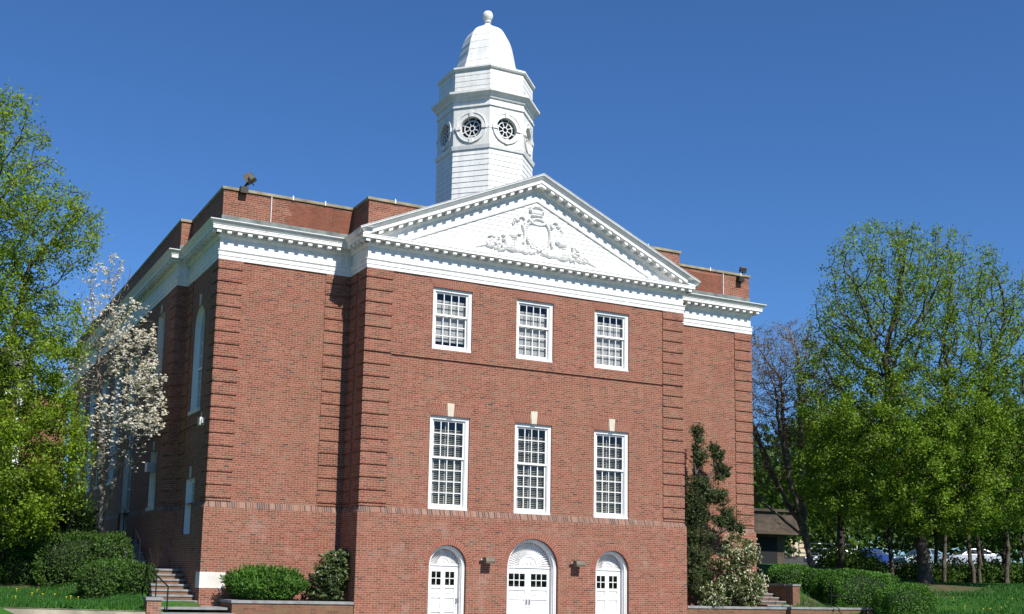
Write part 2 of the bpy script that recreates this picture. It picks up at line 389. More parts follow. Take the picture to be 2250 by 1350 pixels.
# ---- entablature and cornice
mb = MB()
ENT = [(.0,ZA-.004),(.045,ZA-.004),(.045,11.68),(.062,11.682),(.062,11.80),(.095,11.845),(.095,11.862),(.012,11.866),(.012,12.275),(.055,12.28),(.085,12.335),(.115,12.34),(.115,12.47),
       (.348,12.472),(.348,12.558),(.36,12.57),(.36,12.60),(.0,12.62)]
mb.sweep(PATH, ENT)
CYM = [(.0,12.755),(.352,12.602),(.372,12.615),(.408,12.665),(.446,12.712),(O-.006,12.728),(O,12.738),(O,ZC),(.0,ZC+.05)]
CYM = CYM[1:]
PL = [(XS,YB),(XS,STEP),(-A,STEP),(-A,D),(0,D),(0,-O+.012)]; PRR = [(W,-O+.012),(W,D),(W+A,D),(W+A,STEP),(XR,STEP),(XR,YB)]
mb.sweep(PL, CYM); mb.sweep(PRR, CYM)
def modillions(m, a, b, nx, ny, sp=.355, end=.2):
    a = Vector(a); b = Vector(b); L0 = (b-a).length; d = (b-a)/L0
    n = max(1, int(round((L0-2*end)/sp))); 
    for k in range(n+1):
        p = a+d*(end+(L0-2*end)*k/n); q = p+Vector((nx,ny))*.315
        h = .072
        xs = [p.x-abs(d.x)*h, p.x+abs(d.x)*h, q.x-abs(d.x)*h, q.x+abs(d.x)*h]; ys = [p.y-abs(d.y)*h, p.y+abs(d.y)*h, q.y-abs(d.y)*h, q.y+abs(d.y)*h]
        m.box(min(xs), max(xs), min(ys), max(ys), 12.368, 12.468)
        m.box(min(xs)-.012, max(xs)+.012, min(ys)-.012*abs(d.y), max(ys)+.012*abs(d.y), 12.4495, 12.471)
for a, b, nx, ny in (((XS,YB-.3),(XS,STEP-.34),-1,0),((-A,STEP-.0),(-A,D-.34),-1,0),((-A-.34,D),(0-.38,D),0,-1),((0,D-.38),(0,-.34),-1,0),((-.34,0),(W+.34,0),0,-1),((W,-.34),(W,D-.38),1,0),((W+.38,D),(W+A+.34,D),0,-1)):
    modillions(mb, a, b, nx, ny)
mb.build('cornice', M['white'], hall)

# ---- parapet, coping, flashing
mb = MB()
PATHP = [(x, .13 if y == 0 else y) for x, y in PATH]
mb.sweep(PATHP, [(-.015,12.70),(-.015,13.93),(-.34,13.93),(-.34,12.70)], False)
# relaid patches of newer brick with toothed edges
def patch(x0, x1, z0, z1, rng, left=True, right=True):
    z = z0
    while z < z1-.02:
        zz = min(z+.138, z1)
        mb.poly([(x0+(rng.random()*.35 if left else 0), D+.012, z), (x1-(rng.random()*.3 if right else 0), D+.012, z), (x1-(rng.random()*.3 if right else 0), D+.012, zz), (x0+(rng.random()*.35 if left else 0), D+.012, zz)], 1)
        z = zz
rg = random.Random(4)
patch(-2.5, -.02, 12.97, 13.86, rg, True, False); patch(W+.02, W+A-1.42, 12.97, 13.8, rg, False, False)
mb.build('parapet', [M['brick'], M['brick_repair']], hall)
mb = MB(); mb.sweep(PATHP, [(-.37,13.932),(.03,13.932),(.035,13.94),(.035,14.02),(.025,ZP),(-.37,ZP)], True); mb.build('coping', M['coping'], hall)
FL = [(O-.05,ZC+.006),(.03,ZC+.052),(.008,ZC+.06),(.004,13.05),(-.02,13.055)]
for pth in (PL[:-1]+[(0,.0)], [(W,.0)]+PRR[1:]): mb = MB(); mb.sweep(pth, FL); mb.build('flashing', M['copper'], hall)
for x in (-2.94, W+A-1.37): mb = MB(); mb.box(x-.011, x+.011, D-.03, D+.013, 13.04, 13.93); mb.build('conduit', M['white_clean'], hall)
for x in (-3.9,-2.2,-1.05, .95, W+.15, W+2.55, W+A-.48, W-1.5):
    y = 0 if 0 < x < W else D
    m = MB(); yy = y+(.13 if y == 0 else 0); m.box(x-.022, x+.022, yy-.055, yy-.034, 13.93, 14.06); m.box(x-.012, x+.012, yy-.05, yy-.03, 14.055, 14.09); m.build('lightning_rod', M['white_clean'], hall)
# flat roof behind the parapet and the gable roof behind the pediment
mb = MB(); mb.poly([(XS+.3,STEP+.3,12.9),(XR-.3,STEP+.3,12.9),(XR-.3,YB-.3,12.9),(XS+.3,YB-.3,12.9)]); mb.poly([(-A+.3,D+.3,12.9),(W+A-.3,D+.3,12.9),(W+A-.3,STEP+.3,12.904),(-A+.3,STEP+.3,12.904)])
mb.poly([(.3,.3,12.9),(W-.3,.3,12.9),(W-.3,D+.3,12.896),(.3,D+.3,12.896)])
for s in (-1,1): mb.poly([(MID,.16,ZAP-.06),(MID+s*6.0,.16,ZAP-.06-6.0*.4383),(MID+s*6.0,7.2,ZAP-.06-6.0*.4383),(MID,7.2,ZAP-.06)])
mb.poly([(MID,7.2,ZAP-.06),(MID-6,7.2,ZAP-.06-6*.4383),(MID+6,7.2,ZAP-.06-6*.4383)])
mb.build('roof', M['roof'], hall)

# ---- pediment
HALF = MID+O; SL = (ZAP-ZC)/HALF
zt = lambda x: ZAP-SL*abs(x-MID)
def clipz(poly, zmin):
    out = []
    for a, b in zip(poly, poly[1:]+poly[:1]):
        ia, ib = a[1] >= zmin, b[1] >= zmin
        if ia: out.append(a)
        if ia != ib:
            t = (zmin-a[1])/(b[1]-a[1]); out.append((a[0]+t*(b[0]-a[0]), zmin))
    return out
mb = MB()
def rake(yt, yb, t0, t1, yback, x0, clip=True, mtl=0):
    for s in (-1, 1):
        X = lambda d: MID+s*d
        pl = [(0, ZAP-t0), (x0, ZAP-SL*x0-t0), (x0, ZAP-SL*x0-t1), (0, ZAP-t1)]
        if clip: pl = clipz(pl, 12.604)
        if len(pl) < 3: continue
        yy = lambda d, z: yt+(yb-yt)*min(1, max(0, (ZAP-SL*d-z-t0)/(t1-t0)))
        mb.ext(pl, lambda d, z: (X(d), yy(d, z), z), lambda d, z: (X(d), yback, z), mtl)
rake(-O-.012, -O-.012, -.022, .008, .2, HALF+.012, False, 1)
rake(-O, -O, .008, .05, .15, HALF, False)
rake(-O+.006, -.41, .05, .125, .15, HALF, False)
rake(-.412, -.352, .125, .195, .15, HALF, False)
rake(-.350, -.348, .195, .305, .12, HALF-.02)
rake(-.115, -.115, .305, .44, .12, HALF-.1)
rake(-.09, -.055, .44, .51, .12, HALF-.1)
rake(-.022, -.022, .51, .85, .10, HALF-.3)
rake(-.055, -.04, .85, .91, .10, HALF-.3)
n = 19
for s in (-1,1):
    for k in range(n):
        d = .12+k*.352
        x = MID+s*d
        zb = ZAP-SL*d-.425
        if zb < 12.66: continue
        h = .072
        pl = [(d-h, ZAP-SL*(d-h)-.312), (d+h, ZAP-SL*(d+h)-.312), (d+h, ZAP-SL*(d+h)-.42), (d-h, ZAP-SL*(d-h)-.42)]
        mb.ext(pl, lambda q, z: (MID+s*q, -.318, z), lambda q, z: (MID+s*q, -.08, z))
mb.box(MID-.09, MID+.09, -.319, -.08, ZAP-.43, ZAP-.33)
ped = mb.build('pediment', [M['white'], M['lead']], hall)
mb = MB(); z = 12.605; k = 0
while z < ZAP-.95:      # lapped boards in the tympanum
    z2 = min(z+.165, ZAP-.93)
    d0 = (ZAP-.88-z)/SL; d1 = max(0.02, (ZAP-.88-z2)/SL)
    mb.poly([(MID-d0,-.004,z),(MID+d0,-.004,z),(MID+d1,.012,z2),(MID-d1,.012,z2)])
    mb.poly([(MID-d0,-.004,z),(MID+d0,-.004,z),(MID+d0,.016,z),(MID-d0,.016,z)])
    z = z2
mb.build('tympanum', M['clap'], ped)
# carved cartouche with crown, ribbons and two horns of fruit
mb = MB(); rg = random.Random(11)
def E(x, z, rx, rz, ry=.10, y=-.005, rot=0): mb.ell((x,y,z), (rx,ry*.72,rz), 10, 8, 0, Matrix.Rotation(rot, 3, 'Y'))
cx0 = 6.47; cz0 = 13.66
E(cx0, cz0, .43, .50, .12)
for k in range(44):                                      # moulded oval frame
    a = 2*math.pi*k/44; E(cx0+.49*math.cos(a), cz0+.57*math.sin(a), .055, .055, .14)
for k in range(13):                                      # wreath on the shield's brow
    a = math.pi*(.14+.72*k/12); E(cx0-.02+.40*math.cos(a), cz0+.60-.26*math.sin(a), .06+.02*(k%2), .065, .17)
E(6.40, 14.46, .27, .11, .16)                             # basket of fruit above
for k in range(9): E(6.40+.25*math.cos(math.pi*k/8), 14.52+.15*math.sin(math.pi*k/8)+.02*(k%2), .075, .07, .16)
for k in range(7): E(6.20+.068*k, 14.34, .045, .045, .16)
for s in (-1,1):
    for k in range(16):                                   # strapwork scrolls down both sides
        t = k/15; a = 4.2*t; r = .20*(1-.55*t); E(cx0+s*(.66+r*math.cos(a)), cz0+.40+r*math.sin(a), .05, .05, .12)
        E(cx0+s*(.62-.10*math.sin(2.6*t)+.02), cz0+.25-.62*t, .06, .07, .13)
        a = 4.0*t+2.4; r = .17*(1-.5*t); E(cx0+s*(.52+r*math.cos(a)), cz0-.60+r*math.sin(a), .05, .05, .13)
    for k in range(7): E(cx0+s*(.70+.055*k), cz0+.55+.05*math.sin(k*1.9)-.04*k, .085, .035, .09, rot=-s*(.3+.15*k))
    bx, bz = (5.52, 13.22) if s < 0 else (7.42, 13.17)    # plump fluted horns of plenty
    for k in range(9):
        t = k/8; x = cx0+s*(.42+(abs(bx-cx0)-.10)*t); z = 13.02+(bz-13.02+.02)*t-.03*math.sin(3*t); r = .07+.23*t**.8
        E(x, z, .10, r, .09+.09*t)
    for k in range(7):
        a = math.pi*(-.42+.84*k/6); E(bx+s*(.10), bz+.26*math.sin(a), .22, .035, .17)
    for k in range(58):
        t = rg.random()**.8; E(bx+s*(.40+.72*t), bz-.06+(rg.random()-.5)*(.52*(1-t)+.10)-.12*t, .035+.04*rg.random(), .035+.035*rg.random(), .10+.08*rg.random())
    for k in range(12):
        u = rg.random(); E(bx+s*(-.25+1.25*u), bz+.30-.26*u+.08*rg.random(), .11, .03, .12, rot=s*(rg.random()*1.6-.5))
    for k in range(5): E(bx+s*(1.10+.09*k), bz-.20-.03*k, .085, .035, .08, rot=s*.5)
for k in range(34): E(cx0-.50+.95*rg.random(), 12.97+.20*rg.random(), .035+.045*rg.random(), .035+.04*rg.random(), .09+.06*rg.random())
for k in range(7): E(cx0+.16+.07*k, 13.06-.012*k, .032, .15, .12, rot=.25+.12*k)
mb.build('carved_relief', M['clap'], ped, smooth=True)

# ---- cupola
TX, TY = MID, 4.15
def octp(r, z): return [(TX-r*math.sin(R_(22.5+45*k)), TY-r*math.cos(R_(22.5+45*k)), z) for k in range(8)]
def ring(m, r0, z0, r1, z1, mt=0):
    a, b = octp(r0, z0), octp(r1, z1)
    for k in range(8): m.poly([a[k], a[(k+1) % 8], b[(k+1) % 8], b[k]], mt)
def boards(m, r, z0, z1, n, lip=.02):
    h = (z1-z0)/n
    for k in range(n):
        ring(m, r+lip, z0+k*h, r+.002, z0+(k+1)*h); ring(m, r+lip, z0+k*h, r-.02, z0+k*h-.001)
mb = MB()
boards(mb, 1.895, 12.9, 17.60, 22)
for r0, z0, r1, z1, mt in ((1.9,17.59,1.955,17.60,0),(1.955,17.60,1.985,17.72,0),(1.985,17.72,1.99,17.755,0),(1.99,17.755,1.86,17.79,1),(1.86,17.79,.9,17.80,1),(.9,17.80,.9,19.28,1),(.9,19.28,1.93,19.29,0),
    (1.93,19.29,1.955,19.30,0),(1.955,19.30,1.955,19.36,0),(1.955,19.36,1.91,19.37,0),(1.91,19.37,1.91,19.58,0),(1.91,19.58,1.97,19.59,0),(1.97,19.59,2.02,19.68,0),(2.02,19.68,2.11,19.76,0),(2.11,19.76,2.15,19.79,0),(2.15,19.79,2.17,19.80,0),(2.17,19.80,2.175,19.885,0),(2.175,19.885,1.85,19.96,1)):
    ring(mb, r0, z0, r1, z1, mt)
boards(mb, 1.862, 19.94, 20.83, 4, .012)
for r0, z0, r1, z1, mt in ((1.86,20.82,1.93,20.83,0),(1.93,20.83,1.965,20.88,0),(1.965,20.88,1.965,20.945,0),(1.965,20.945,1.3,21.06,1)): ring(mb, r0, z0, r1, z1, mt)
cup = mb.build('cupola', [M['clap'], M['coping']], hall)
# lantern faces with round openings
ap = 1.9*math.cos(R_(22.5)); hw = 1.9*math.sin(R_(22.5)); ZL = 18.47; RW = .43
def circ(r, n=28, c=(0,ZL)): return [(c[0]+r*math.cos(2*math.pi*k/n), c[1]+r*math.sin(2*math.pi*k/n)) for k in range(n)]
lm = MB()
wall_holes(lm, rect(-hw, hw, 17.76, 19.30), [circ(RW)], lambda u, z, d: (u, -ap+d, z), .20)
lmesh = lm.mesh('lantern_face', M['carved'])
rm = MB()
n = 28
def annulus(m, r0, r1, y0, y1, mt=0, gaps=None):
    for k in range(n):
        a0, a1 = 2*math.pi*k/n, 2*math.pi*(k+1)/n
        P = lambda r, a, y: (r*math.cos(a), y, ZL+r*math.sin(a))
        m.poly([P(r0,a0,y0),P(r1,a0,y0),P(r1,a1,y0),P(r0,a1,y0)], mt)
        m.poly([P(r1,a0,y0),P(r1,a1,y0),P(r1,a1,y1),P(r1,a0,y1)], mt); m.poly([P(r0,a0,y0),P(r0,a1,y0),P(r0,a1,y1),P(r0,a0,y1)], mt)
annulus(rm, RW+.004, RW+.145, -ap-.035, -ap+.01); annulus(rm, RW+.145, RW+.165, -ap-.055, -ap+.01)
for a in (90, 0, 180, 270):
    c, s = math.cos(R_(a)), math.sin(R_(a)); r0, r1 = RW-.01, RW+(.21 if a == 90 else .19)
    for_w = .075
    pts = [(r0*c-for_w*.85*s, r0*s+for_w*.85*c), (r1*c-for_w*s, r1*s+for_w*c), (r1*c+for_w*s, r1*s-for_w*c), (r0*c+for_w*.85*s, r0*s-for_w*.85*c)]
    rm.ext(pts, lambda u, v: (u, -ap-.075, ZL+v), lambda u, v: (u, -ap+.01, ZL+v))
for s in (-1,1): rm.box(s*(RW+.19), s*(hw-.01), -ap-.018, -ap+.01, ZL-.05, ZL+.05)
annulus(rm, .085, .115, -ap+.10, -ap+.13); annulus(rm, .285, .318, -ap+.10, -ap+.13)
for k in range(8):
    a = R_(22.5+45*k); c, s = math.cos(a), math.sin(a); h = .014
    rm.ext([(.11*c-h*s, .11*s+h*c),(RW*c-h*s, RW*s+h*c),(RW*c+h*s, RW*s-h*c),(.11*c+h*s, .11*s-h*c)], lambda u, v: (u, -ap+.102, ZL+v), lambda u, v: (u, -ap+.128, ZL+v))
rm.poly([(u, -ap+.14, z) for u, z in circ(RW)], 1)
rm.poly([(u, -ap+.55, z) for u, z in circ(RW+.6)], 2)
rmesh = rm.mesh('round_window', [M['white'], M['glass'], M['dark']])
for k in range(8):
    link(lmesh, 'lantern_face', cup, (TX,TY,0), R_(45*k)); link(rmesh, 'round_window', cup, (TX,TY,0), R_(45*k))
mb = MB()
DP = [(1.42,21.02),(1.33,21.22),(1.235,21.50),(1.155,21.77),(1.10,22.05),(1.065,22.22),(1.03,22.39),(.985,22.55),(.93,22.71),(.865,22.855),(.785,22.985),(.69,23.095),(.58,23.185),(.455,23.265),(.33,23.335),(.22,23.405),(.15,23.46),(.12,23.52)]
seams = {2,4,6,8,10,12}
for k in range(len(DP)-1):
    o = .007 if k in seams else 0
    ring(mb, DP[k][0]+o, DP[k][1], DP[k+1][0], DP[k+1][1])
    if o: ring(mb, DP[k][0]+o, DP[k][1], DP[k][0]-.01, DP[k][1]-.002)
mb.build('dome', M['white'], cup)
mb = MB()
mb.lathe([(.11,23.45),(.095,23.53),(.105,23.57),(.145,23.585),(.15,23.61),(.12,23.635),(.13,23.66),(.17,23.71),(.205,23.79),(.215,23.87),(.20,23.95),(.15,24.03),(.08,24.07),(.0,24.08)], (TX,TY,0), 28)
mb.build('finial', M['white'], cup, smooth=True)

# ---- sash windows
def window_parts(w, h, ru, rl, zm):
    e = .003; cw = .115; c = MB()
    x0, x1 = -w/2+e, w/2-e
    for a, b in ((x0, x0+cw), (x1-cw, x1)): c.box(a, b, .07, .20, .0, h-e); 
    c.box(x0+cw, x1-cw, .071, .20, h-cw, h-e); c.box(x0-.0, x1+.0, .035, .22, .0, .075)
    for a, b in ((x0, x0+.03), (x1-.03, x1)): c.box(a, b, .055, .07, .075, h-e)      # back band
    c.box(x0+.03, x1-.03, .0555, .0705, h-.035, h-e)
    for a, b in ((x0+cw, x0+cw+.02), (x1-cw-.02, x1-cw)): c.box(a, b, .10, .30, .075, h-cw)
    def sash(z0, z1, y, rows, top, bot):
        s = MB(); a, b = x0+cw+.021, x1-cw-.021; st = .055
        s.box(a, a+st, y, y+.04, z0, z1); s.box(b-st, b, y, y+.04, z0, z1)
        s.box(a+st, b-st, y, y+.04, z1-top, z1); s.box(a+st, b-st, y, y+.04, z0, z0+bot)
        ga, gb, g0, g1 = a+st, b-st, z0+bot, z1-top
        for k in range(1, 4): x = ga+(gb-ga)*k/4; s.box(x-.0145, x+.0145, y+.004, y+.036, g0, g1)
        for k in range(1, rows): z = g0+(g1-g0)*k/rows; s.box(ga, gb, y+.006, y+.034, z-.0145, z+.0145)
        g = MB(); g.poly([(ga,y+.02,g0),(gb,y+.02,g0),(gb,y+.02,g1),(ga,y+.02,g1)])
        return s, g
    us, ug = sash(zm-.035, h-cw-.002, .125, ru, .06, .07); ls, lg = sash(.077, zm+.035, .17, rl, .07, .115)
    ug.v += []; 
    return (c.mesh('window_casing', M['white_clean']), us.mesh('sash', M['white_clean']), ls.mesh('sash', M['white_clean']), ug.mesh('glass', M['glass']), lg.mesh('glass', M['glass']))
def shade_mesh(w, h, bottom):
    m = MB(); a, b = -w/2+.13, w/2-.16; y = .285; n = 26
    top = h-.44
    for k in range(n):       # fine horizontal pleats
        z0 = top+(bottom-top)*k/n; z1 = top+(bottom-top)*(k+1)/n; zm_ = (z0+z1)/2
        m.poly([(a,y,z0),(b,y,z0),(b,y-.006,zm_),(a,y-.006,zm_)]); m.poly([(a,y-.006,zm_),(b,y-.006,zm_),(b,y,z1),(a,y,z1)])
    m.box(a, b, y-.012, y+.012, bottom-.03, bottom)
    m.box(a-.02, b+.02, y-.02, y+.05, top, top+.07)
    return m.mesh('shade', M['shade'])
def slat_mesh(w, h):
    m = MB(); a, b = -w/2+.12, w/2-.12; z = .12
    while z < h-.42:
        m.poly([(a,.275,z+.006),(b,.275,z+.006),(b,.315,z+.024),(a,.315,z+.024)], 0)
        m.box(a, b, .268, .275, z, z+.0105, 0); z += .0625
    for x in (-w/2+.27, -.04, w/2-.40): m.box(x-.022, x+.022, .258, .262, .10, h-.14, 1)
    return m.mesh('blind', [M['slat'], M['shade']])
UPM = window_parts(1.5025, 2.14, 2, 3, 1.225); LOM = window_parts(1.4813, 3.134, 3, 4, 1.745)
slm = slat_mesh(1.4813, 3.134)
def place_window(meshes, loc, blind, lab=None):
    c = link(meshes[0], 'window', hall, loc)
    for me, nm in zip(meshes[1:], ('sash','sash','glass','glass')): link(me, nm, c)
    link(blind, blind.name.split('.')[0], c)
    if lab: c['label'] = lab
    return c
for k, (x, w, z0, z1) in enumerate(UPW): place_window(UPM, (x,0,z0), shade_mesh(w, 2.14, (.36, .17, .16)[k]), 'white sash window with pale shades drawn almost to the sill')
for x, w, z0, z1 in LOW: place_window(LOM, (x,0,z0), slm, 'tall white sash window with dark slatted blinds')
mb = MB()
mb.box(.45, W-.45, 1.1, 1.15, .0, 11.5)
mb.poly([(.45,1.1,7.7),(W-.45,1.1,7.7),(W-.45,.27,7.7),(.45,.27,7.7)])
mb.build('dark_window_backing', M['dark'], hall)  # dark sheets set behind the panes to stand for the unlit rooms

# ---- flat brick arches and keystones over windows, brick rings over doors
def jack(xc, w, z0, h, splay, key):
    m = MB(); n = 24; y0 = -.003
    f = lambda t, s: (xc+(t-.5)*(w+2*splay*s), z0+h*s)
    m.ext([f(0,0), f(1,0), f(1,1), f(0,1)], lambda u, z: (u, y0, z), lambda u, z: (u, .02, z), 1)
    for k in range(n):
        a, b = k/n+.13/n, (k+1)/n-.13/n
        if key and abs((a+b)/2-.5) < .075: continue
        for s0, s1 in ((0,.60),(.65,1)) if k % 2 else ((0,.36),(.41,1)):
            m.ext([f(a,s0), f(b,s0), f(b,s1), f(a,s1)], lambda u, z: (u, y0-.007, z), lambda u, z: (u, .01, z), 0)
    m.build('flat_arch', [M['arch_brick'], M['mortar']], hall)
for x, w, z0, z1 in UPW: jack(x, w, z1+.001, .33, .17, False)
for x, w, z0, z1 in LOW:
    jack(x, w, z1+.001, .36, .17, True)
    m = MB(); m.ext([(x-.10,z1-.002),(x+.10,z1-.002),(x+.135,z1+.44),(x-.135,z1+.44)], lambda u, z: (u, -.03, z), lambda u, z: (u, .02, z)); m.build('keystone', M['keystone'], hall)
for xc, r in DOORS:
    m = MB(); nb = int(math.pi*(r+.12)/.085)
    P = lambda q, a: (xc+q*math.cos(a), ZSP+q*math.sin(a))
    for k in range(nb):
        a0, a1 = math.pi*(k+.10)/nb, math.pi*(k+.90)/nb
        m.ext([P(r,a0), P(r+.205,a0), P(r+.205,a1), P(r,a1)], lambda u, z: (u, -PU-.008, z), lambda u, z: (u, -PU+.01, z), 0)
        b0, b1 = math.pi*k/nb, math.pi*(k+1)/nb
        m.poly([(p[0], -PU-.003, p[1]) for p in (P(r,b0), P(r+.21,b0), P(r+.21,b1), P(r,b1))], 1)
    m.build('brick_arch', [M['arch_brick'], M['mortar']], hall)

# ---- arched doorways
def doorway(xc, r, double, hside):
    yb = -PU; n = 30; fr = MB()
    def path(ins):
        q = r-ins; return [(-q, -.36)]+[(-q*math.cos(math.pi*k/n), ZSP+q*math.sin(math.pi*k/n)) for k in range(n+1)]+[(q, -.36)]
    prof = [(.003,.13),(.003,.115),(.02,.10),(.055,.10),(.06,.125),(.10,.135),(.105,.20),(.125,.205),(.13,.40)]
    rows = [[(xc+u, yb+y, z) for u, z in path(i)] for i, y in prof]
    for a, b in zip(rows, rows[1:]):
        for k in range(len(a)-1): fr.poly([a[k], a[k+1], b[k+1], b[k]])
    q = r-.13; yl = yb+.34
    fr.box(xc-q, xc+q, yl-.03, yl+.05, 1.85, 1.905)
    dw = fr.build('doorway', M['white_clean'], hall)
    fan = MB(); zc = 1.905; nr = 25 if double else 23; R1 = q-.03; R0 = .40*q
    P = lambda rr, a, y: (xc+rr*math.cos(a), y, zc+rr*math.sin(a)*((r-.13+ZSP-zc)/q if rr > .9*q else 1))
    for k in range(nr):
        a0, am, a1 = (math.pi*(k+t)/nr for t in (0,.5,1))
        fan.poly([P(R0,a0,yl+.035), P(R1,a0,yl+.035), P(R1+.02,am,yl-.03), P(R0,am,yl-.005)]); fan.poly([P(R0,am,yl-.005), P(R1+.02,am,yl-.03), P(R1,a1,yl+.035), P(R0,a1,yl+.035)])
    for k in range(24):
        a0, a1 = math.pi*k/24, math.pi*(k+1)/24
        fan.poly([P(R1-.01,a0,yl+.045), P(q+.01,a0,yl+.045), P(q+.01,a1,yl+.045), P(R1-.01,a1,yl+.045)])
        for ra, rb, ya, y2 in ((R0-.02,R0+.015,yl-.02,yl-.02),(R0+.015,R0+.016,yl-.02,yl+.03),(0,R0-.02,yl-.002,yl-.002),(R0*.42,R0*.5,yl-.02,yl-.02)):
            fan.poly([P(ra,a0,ya), P(rb,a0,y2), P(rb,a1,y2), P(ra,a1,ya)])
    if double:      # raised lamp-and-scroll ornament
        for s in (-1,1):
            for k in range(8): t = k/7; fan.ell((xc+s*(.06+.17*t), yl-.01, zc+.13-.08*t*t+.02*math.sin(5*t)), (.02,.018,.016), 6, 4)
            fan.ell((xc+s*.24, yl-.01, zc+.05), (.03,.02,.03), 6, 4)
        fan.ell((xc, yl-.01, zc+.10), (.07,.025,.03), 8, 5); fan.ell((xc, yl-.01, zc+.05), (.03,.02,.05), 8, 5); fan.ell((xc, yl-.01, zc+.19), (.016,.018,.045), 6, 4); fan.box(xc-.06, xc+.06, yl-.02, yl, zc+.005, zc+.02)
    fan.build('fanlight_panel', M['white_clean'], dw)
    leaves = ((xc-q, xc-.004),(xc+.004, xc+q)) if double else ((xc-q+.004, xc+q-.004),)
    for li, (a, b) in enumerate(leaves):
        lf = MB(); t = yl; zt_ = 1.845; wd = b-a
        lf.box(a, b, t+.032, t+.055, -.34, 1.20, 0)
        nw = 1 if double else 2
        stile = .115 if double else .13; midw = .16 if not double else 0
        cells = [(a+stile, b-stile)] if double else [(a+stile, (a+b)/2-midw/2), ((a+b)/2+midw/2, b-stile)]
        zs = [(-.20,.33),(.42,.80),(.90,1.12),(1.215,1.66)] if not double else [(-.20,.78),(.88,1.10),(1.215,1.66)]
        # stiles and rails
        lf.box(a, a+stile, t, t+.04, -.34, zt_, 0); lf.box(b-stile, b, t, t+.04, -.34, zt_, 0)
        if not double: lf.box((a+b)/2-midw/2, (a+b)/2+midw/2, t, t+.04, -.34, zt_, 0)
        for c0, c1 in cells:
            prev = -.34
            for z0, z1 in zs+[(zt_, zt_)]:
                lf.box(c0, c1, t+.0005, t+.04, prev, z0, 0); prev = z1
            for z0, z1 in zs[:-1]:
                lf.box(c0+.045, c1-.045, t+.012, t+.035, z0+.045, z1-.045, 0)
            z0, z1 = zs[-1]; nx = 3 if double else 2
            lf.poly([(c0,t+.03,z0),(c1,t+.03,z0),(c1,t+.03,z1),(c0,t+.03,z1)], 1); lf.poly([(c0,t+.35,z0-.3),(c1,t+.35,z0-.3),(c1,t+.35,z1+.3),(c0,t+.35,z1+.3)], 2)
            for k in range(1, nx): x = c0+(c1-c0)*k/nx; lf.box(x-.013, x+.013, t+.006, t+.034, z0, z1, 0)
            lf.box(c0, c1, t+.008, t+.032, (z0+z1)/2-.013, (z0+z1)/2+.013, 0)
        lf.build('door_leaf', [M['white_clean'], M['glass'], M['dark']], dw)
        hs = (1 if li == 0 else -1) if double else hside
        hx = (b-.055) if hs > 0 else (a+.055)
        h = MB(); h.box(hx-.022, hx+.022, t-.012, t, .60, .80); h.tube([(hx,t-.01,.77),(hx,t-.06,.77),(hx,t-.06,.64),(hx,t-.01,.64)], .011); h.build('handle', M['steel'], dw)
        for zz_, q_ in ((.52,.02),(.42,.016)): h = MB(); h.ell((hx, t-.008, zz_), (q_,.015,q_), 8, 6); h.build('lock', M['steel'], dw)
for (x, r), dbl, hs in zip(DOORS, (False, True, False), (1, 0, -1)): doorway(x, r, dbl, hs)

# ---- windows of the shaded side wall
def side_window(x, yc, hw_, z0, z1, arched=False, rows=4):
    m = MB(); g = MB(); d = .27; zs = z1 if not arched else z1; n = 16
    out = [(yc-hw_+.003, z0+.003), (yc+hw_-.003, z0+.003)]
    if arched: out += [(yc+(hw_-.003)*math.cos(math.pi*k/n), zs+(hw_-.003)*math.sin(math.pi*k/n)) for k in range(n+1)]
    else: out += [(yc+hw_-.003, z1-.003), (yc-hw_+.003, z1-.003)]
    cy_, cz_ = yc, (z0+zs)/2
    ins = []
    for (u, v) in out:
        iu = max(-hw_+.12, min(hw_-.12, u-yc)) if not arched or v <= zs else (u-yc)*(hw_-.12)/hw_
        iv = (max(z0+.12, min(z1-.12, v)) if not arched else (max(z0+.12, v) if v <= zs else zs+(v-zs)*(hw_-.12)/hw_))
        ins.append((yc+iu, iv))
    L = len(out)
    for k in range(L):       # white-painted reveal, then frame
        a, b = out[k], out[(k+1) % L]; c, e = ins[k], ins[(k+1) % L]
        m.poly([(x+.012,*a),(x+.012,*b),(x+d,*b),(x+d,*a)]); m.poly([(x+d-.10,*a),(x+d-.10,*b),(x+d-.10,*e),(x+d-.10,*c)]); m.poly([(x+d-.10,*c),(x+d-.10,*e),(x+d,*e),(x+d,*c)])
    top = z1-.12 if not arched else zs+hw_-.12
    for k in (1,2,3):
        y = yc+(2*hw_-.24)*(k/4-.5); zt_ = top if not arched else zs+math.sqrt(max(0,(hw_-.12)**2-(y-yc)**2))
        m.box(x+d-.07, x+d-.03, y-.014, y+.014, z0+.12, zt_)
    for k in range(1, rows):
        z = z0+.12+(zs-z0-.2)*k/rows; t = .035 if k == rows//2 else .014
        m.box(x+d-.066-(.03 if t > .02 else 0), x+d-.034, yc-hw_+.12, yc+hw_-.12, z-t, z+t)
    m.box(x-.05, x+.05, yc-hw_-.08, yc+hw_+.08, z0-.13, z0-.002, 1)
    o = m.build('window', [M['white_clean'], M['stone']], hall)
    g.poly([(x+d-.05, *p) for p in ins]); g.build('glass', M['glass'], o)
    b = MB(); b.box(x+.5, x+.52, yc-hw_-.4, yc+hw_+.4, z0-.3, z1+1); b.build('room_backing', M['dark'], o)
    return o
side_window(-A, SIDE_AR[0], SIDE_AR[1], SIDE_AR[2], SIDE_AR[3], True, 6)['label'] = 'round-headed window high on the shaded side wall'
side_window(-A, (SB[0]+SB[1])/2, (SB[1]-SB[0])/2, SB[2], SB[3], False, 4)
for y, hw_, z0, z1 in REAR: side_window(XS, y, hw_, z0, z1, False, 4 if z1-z0 < 3 else 8)
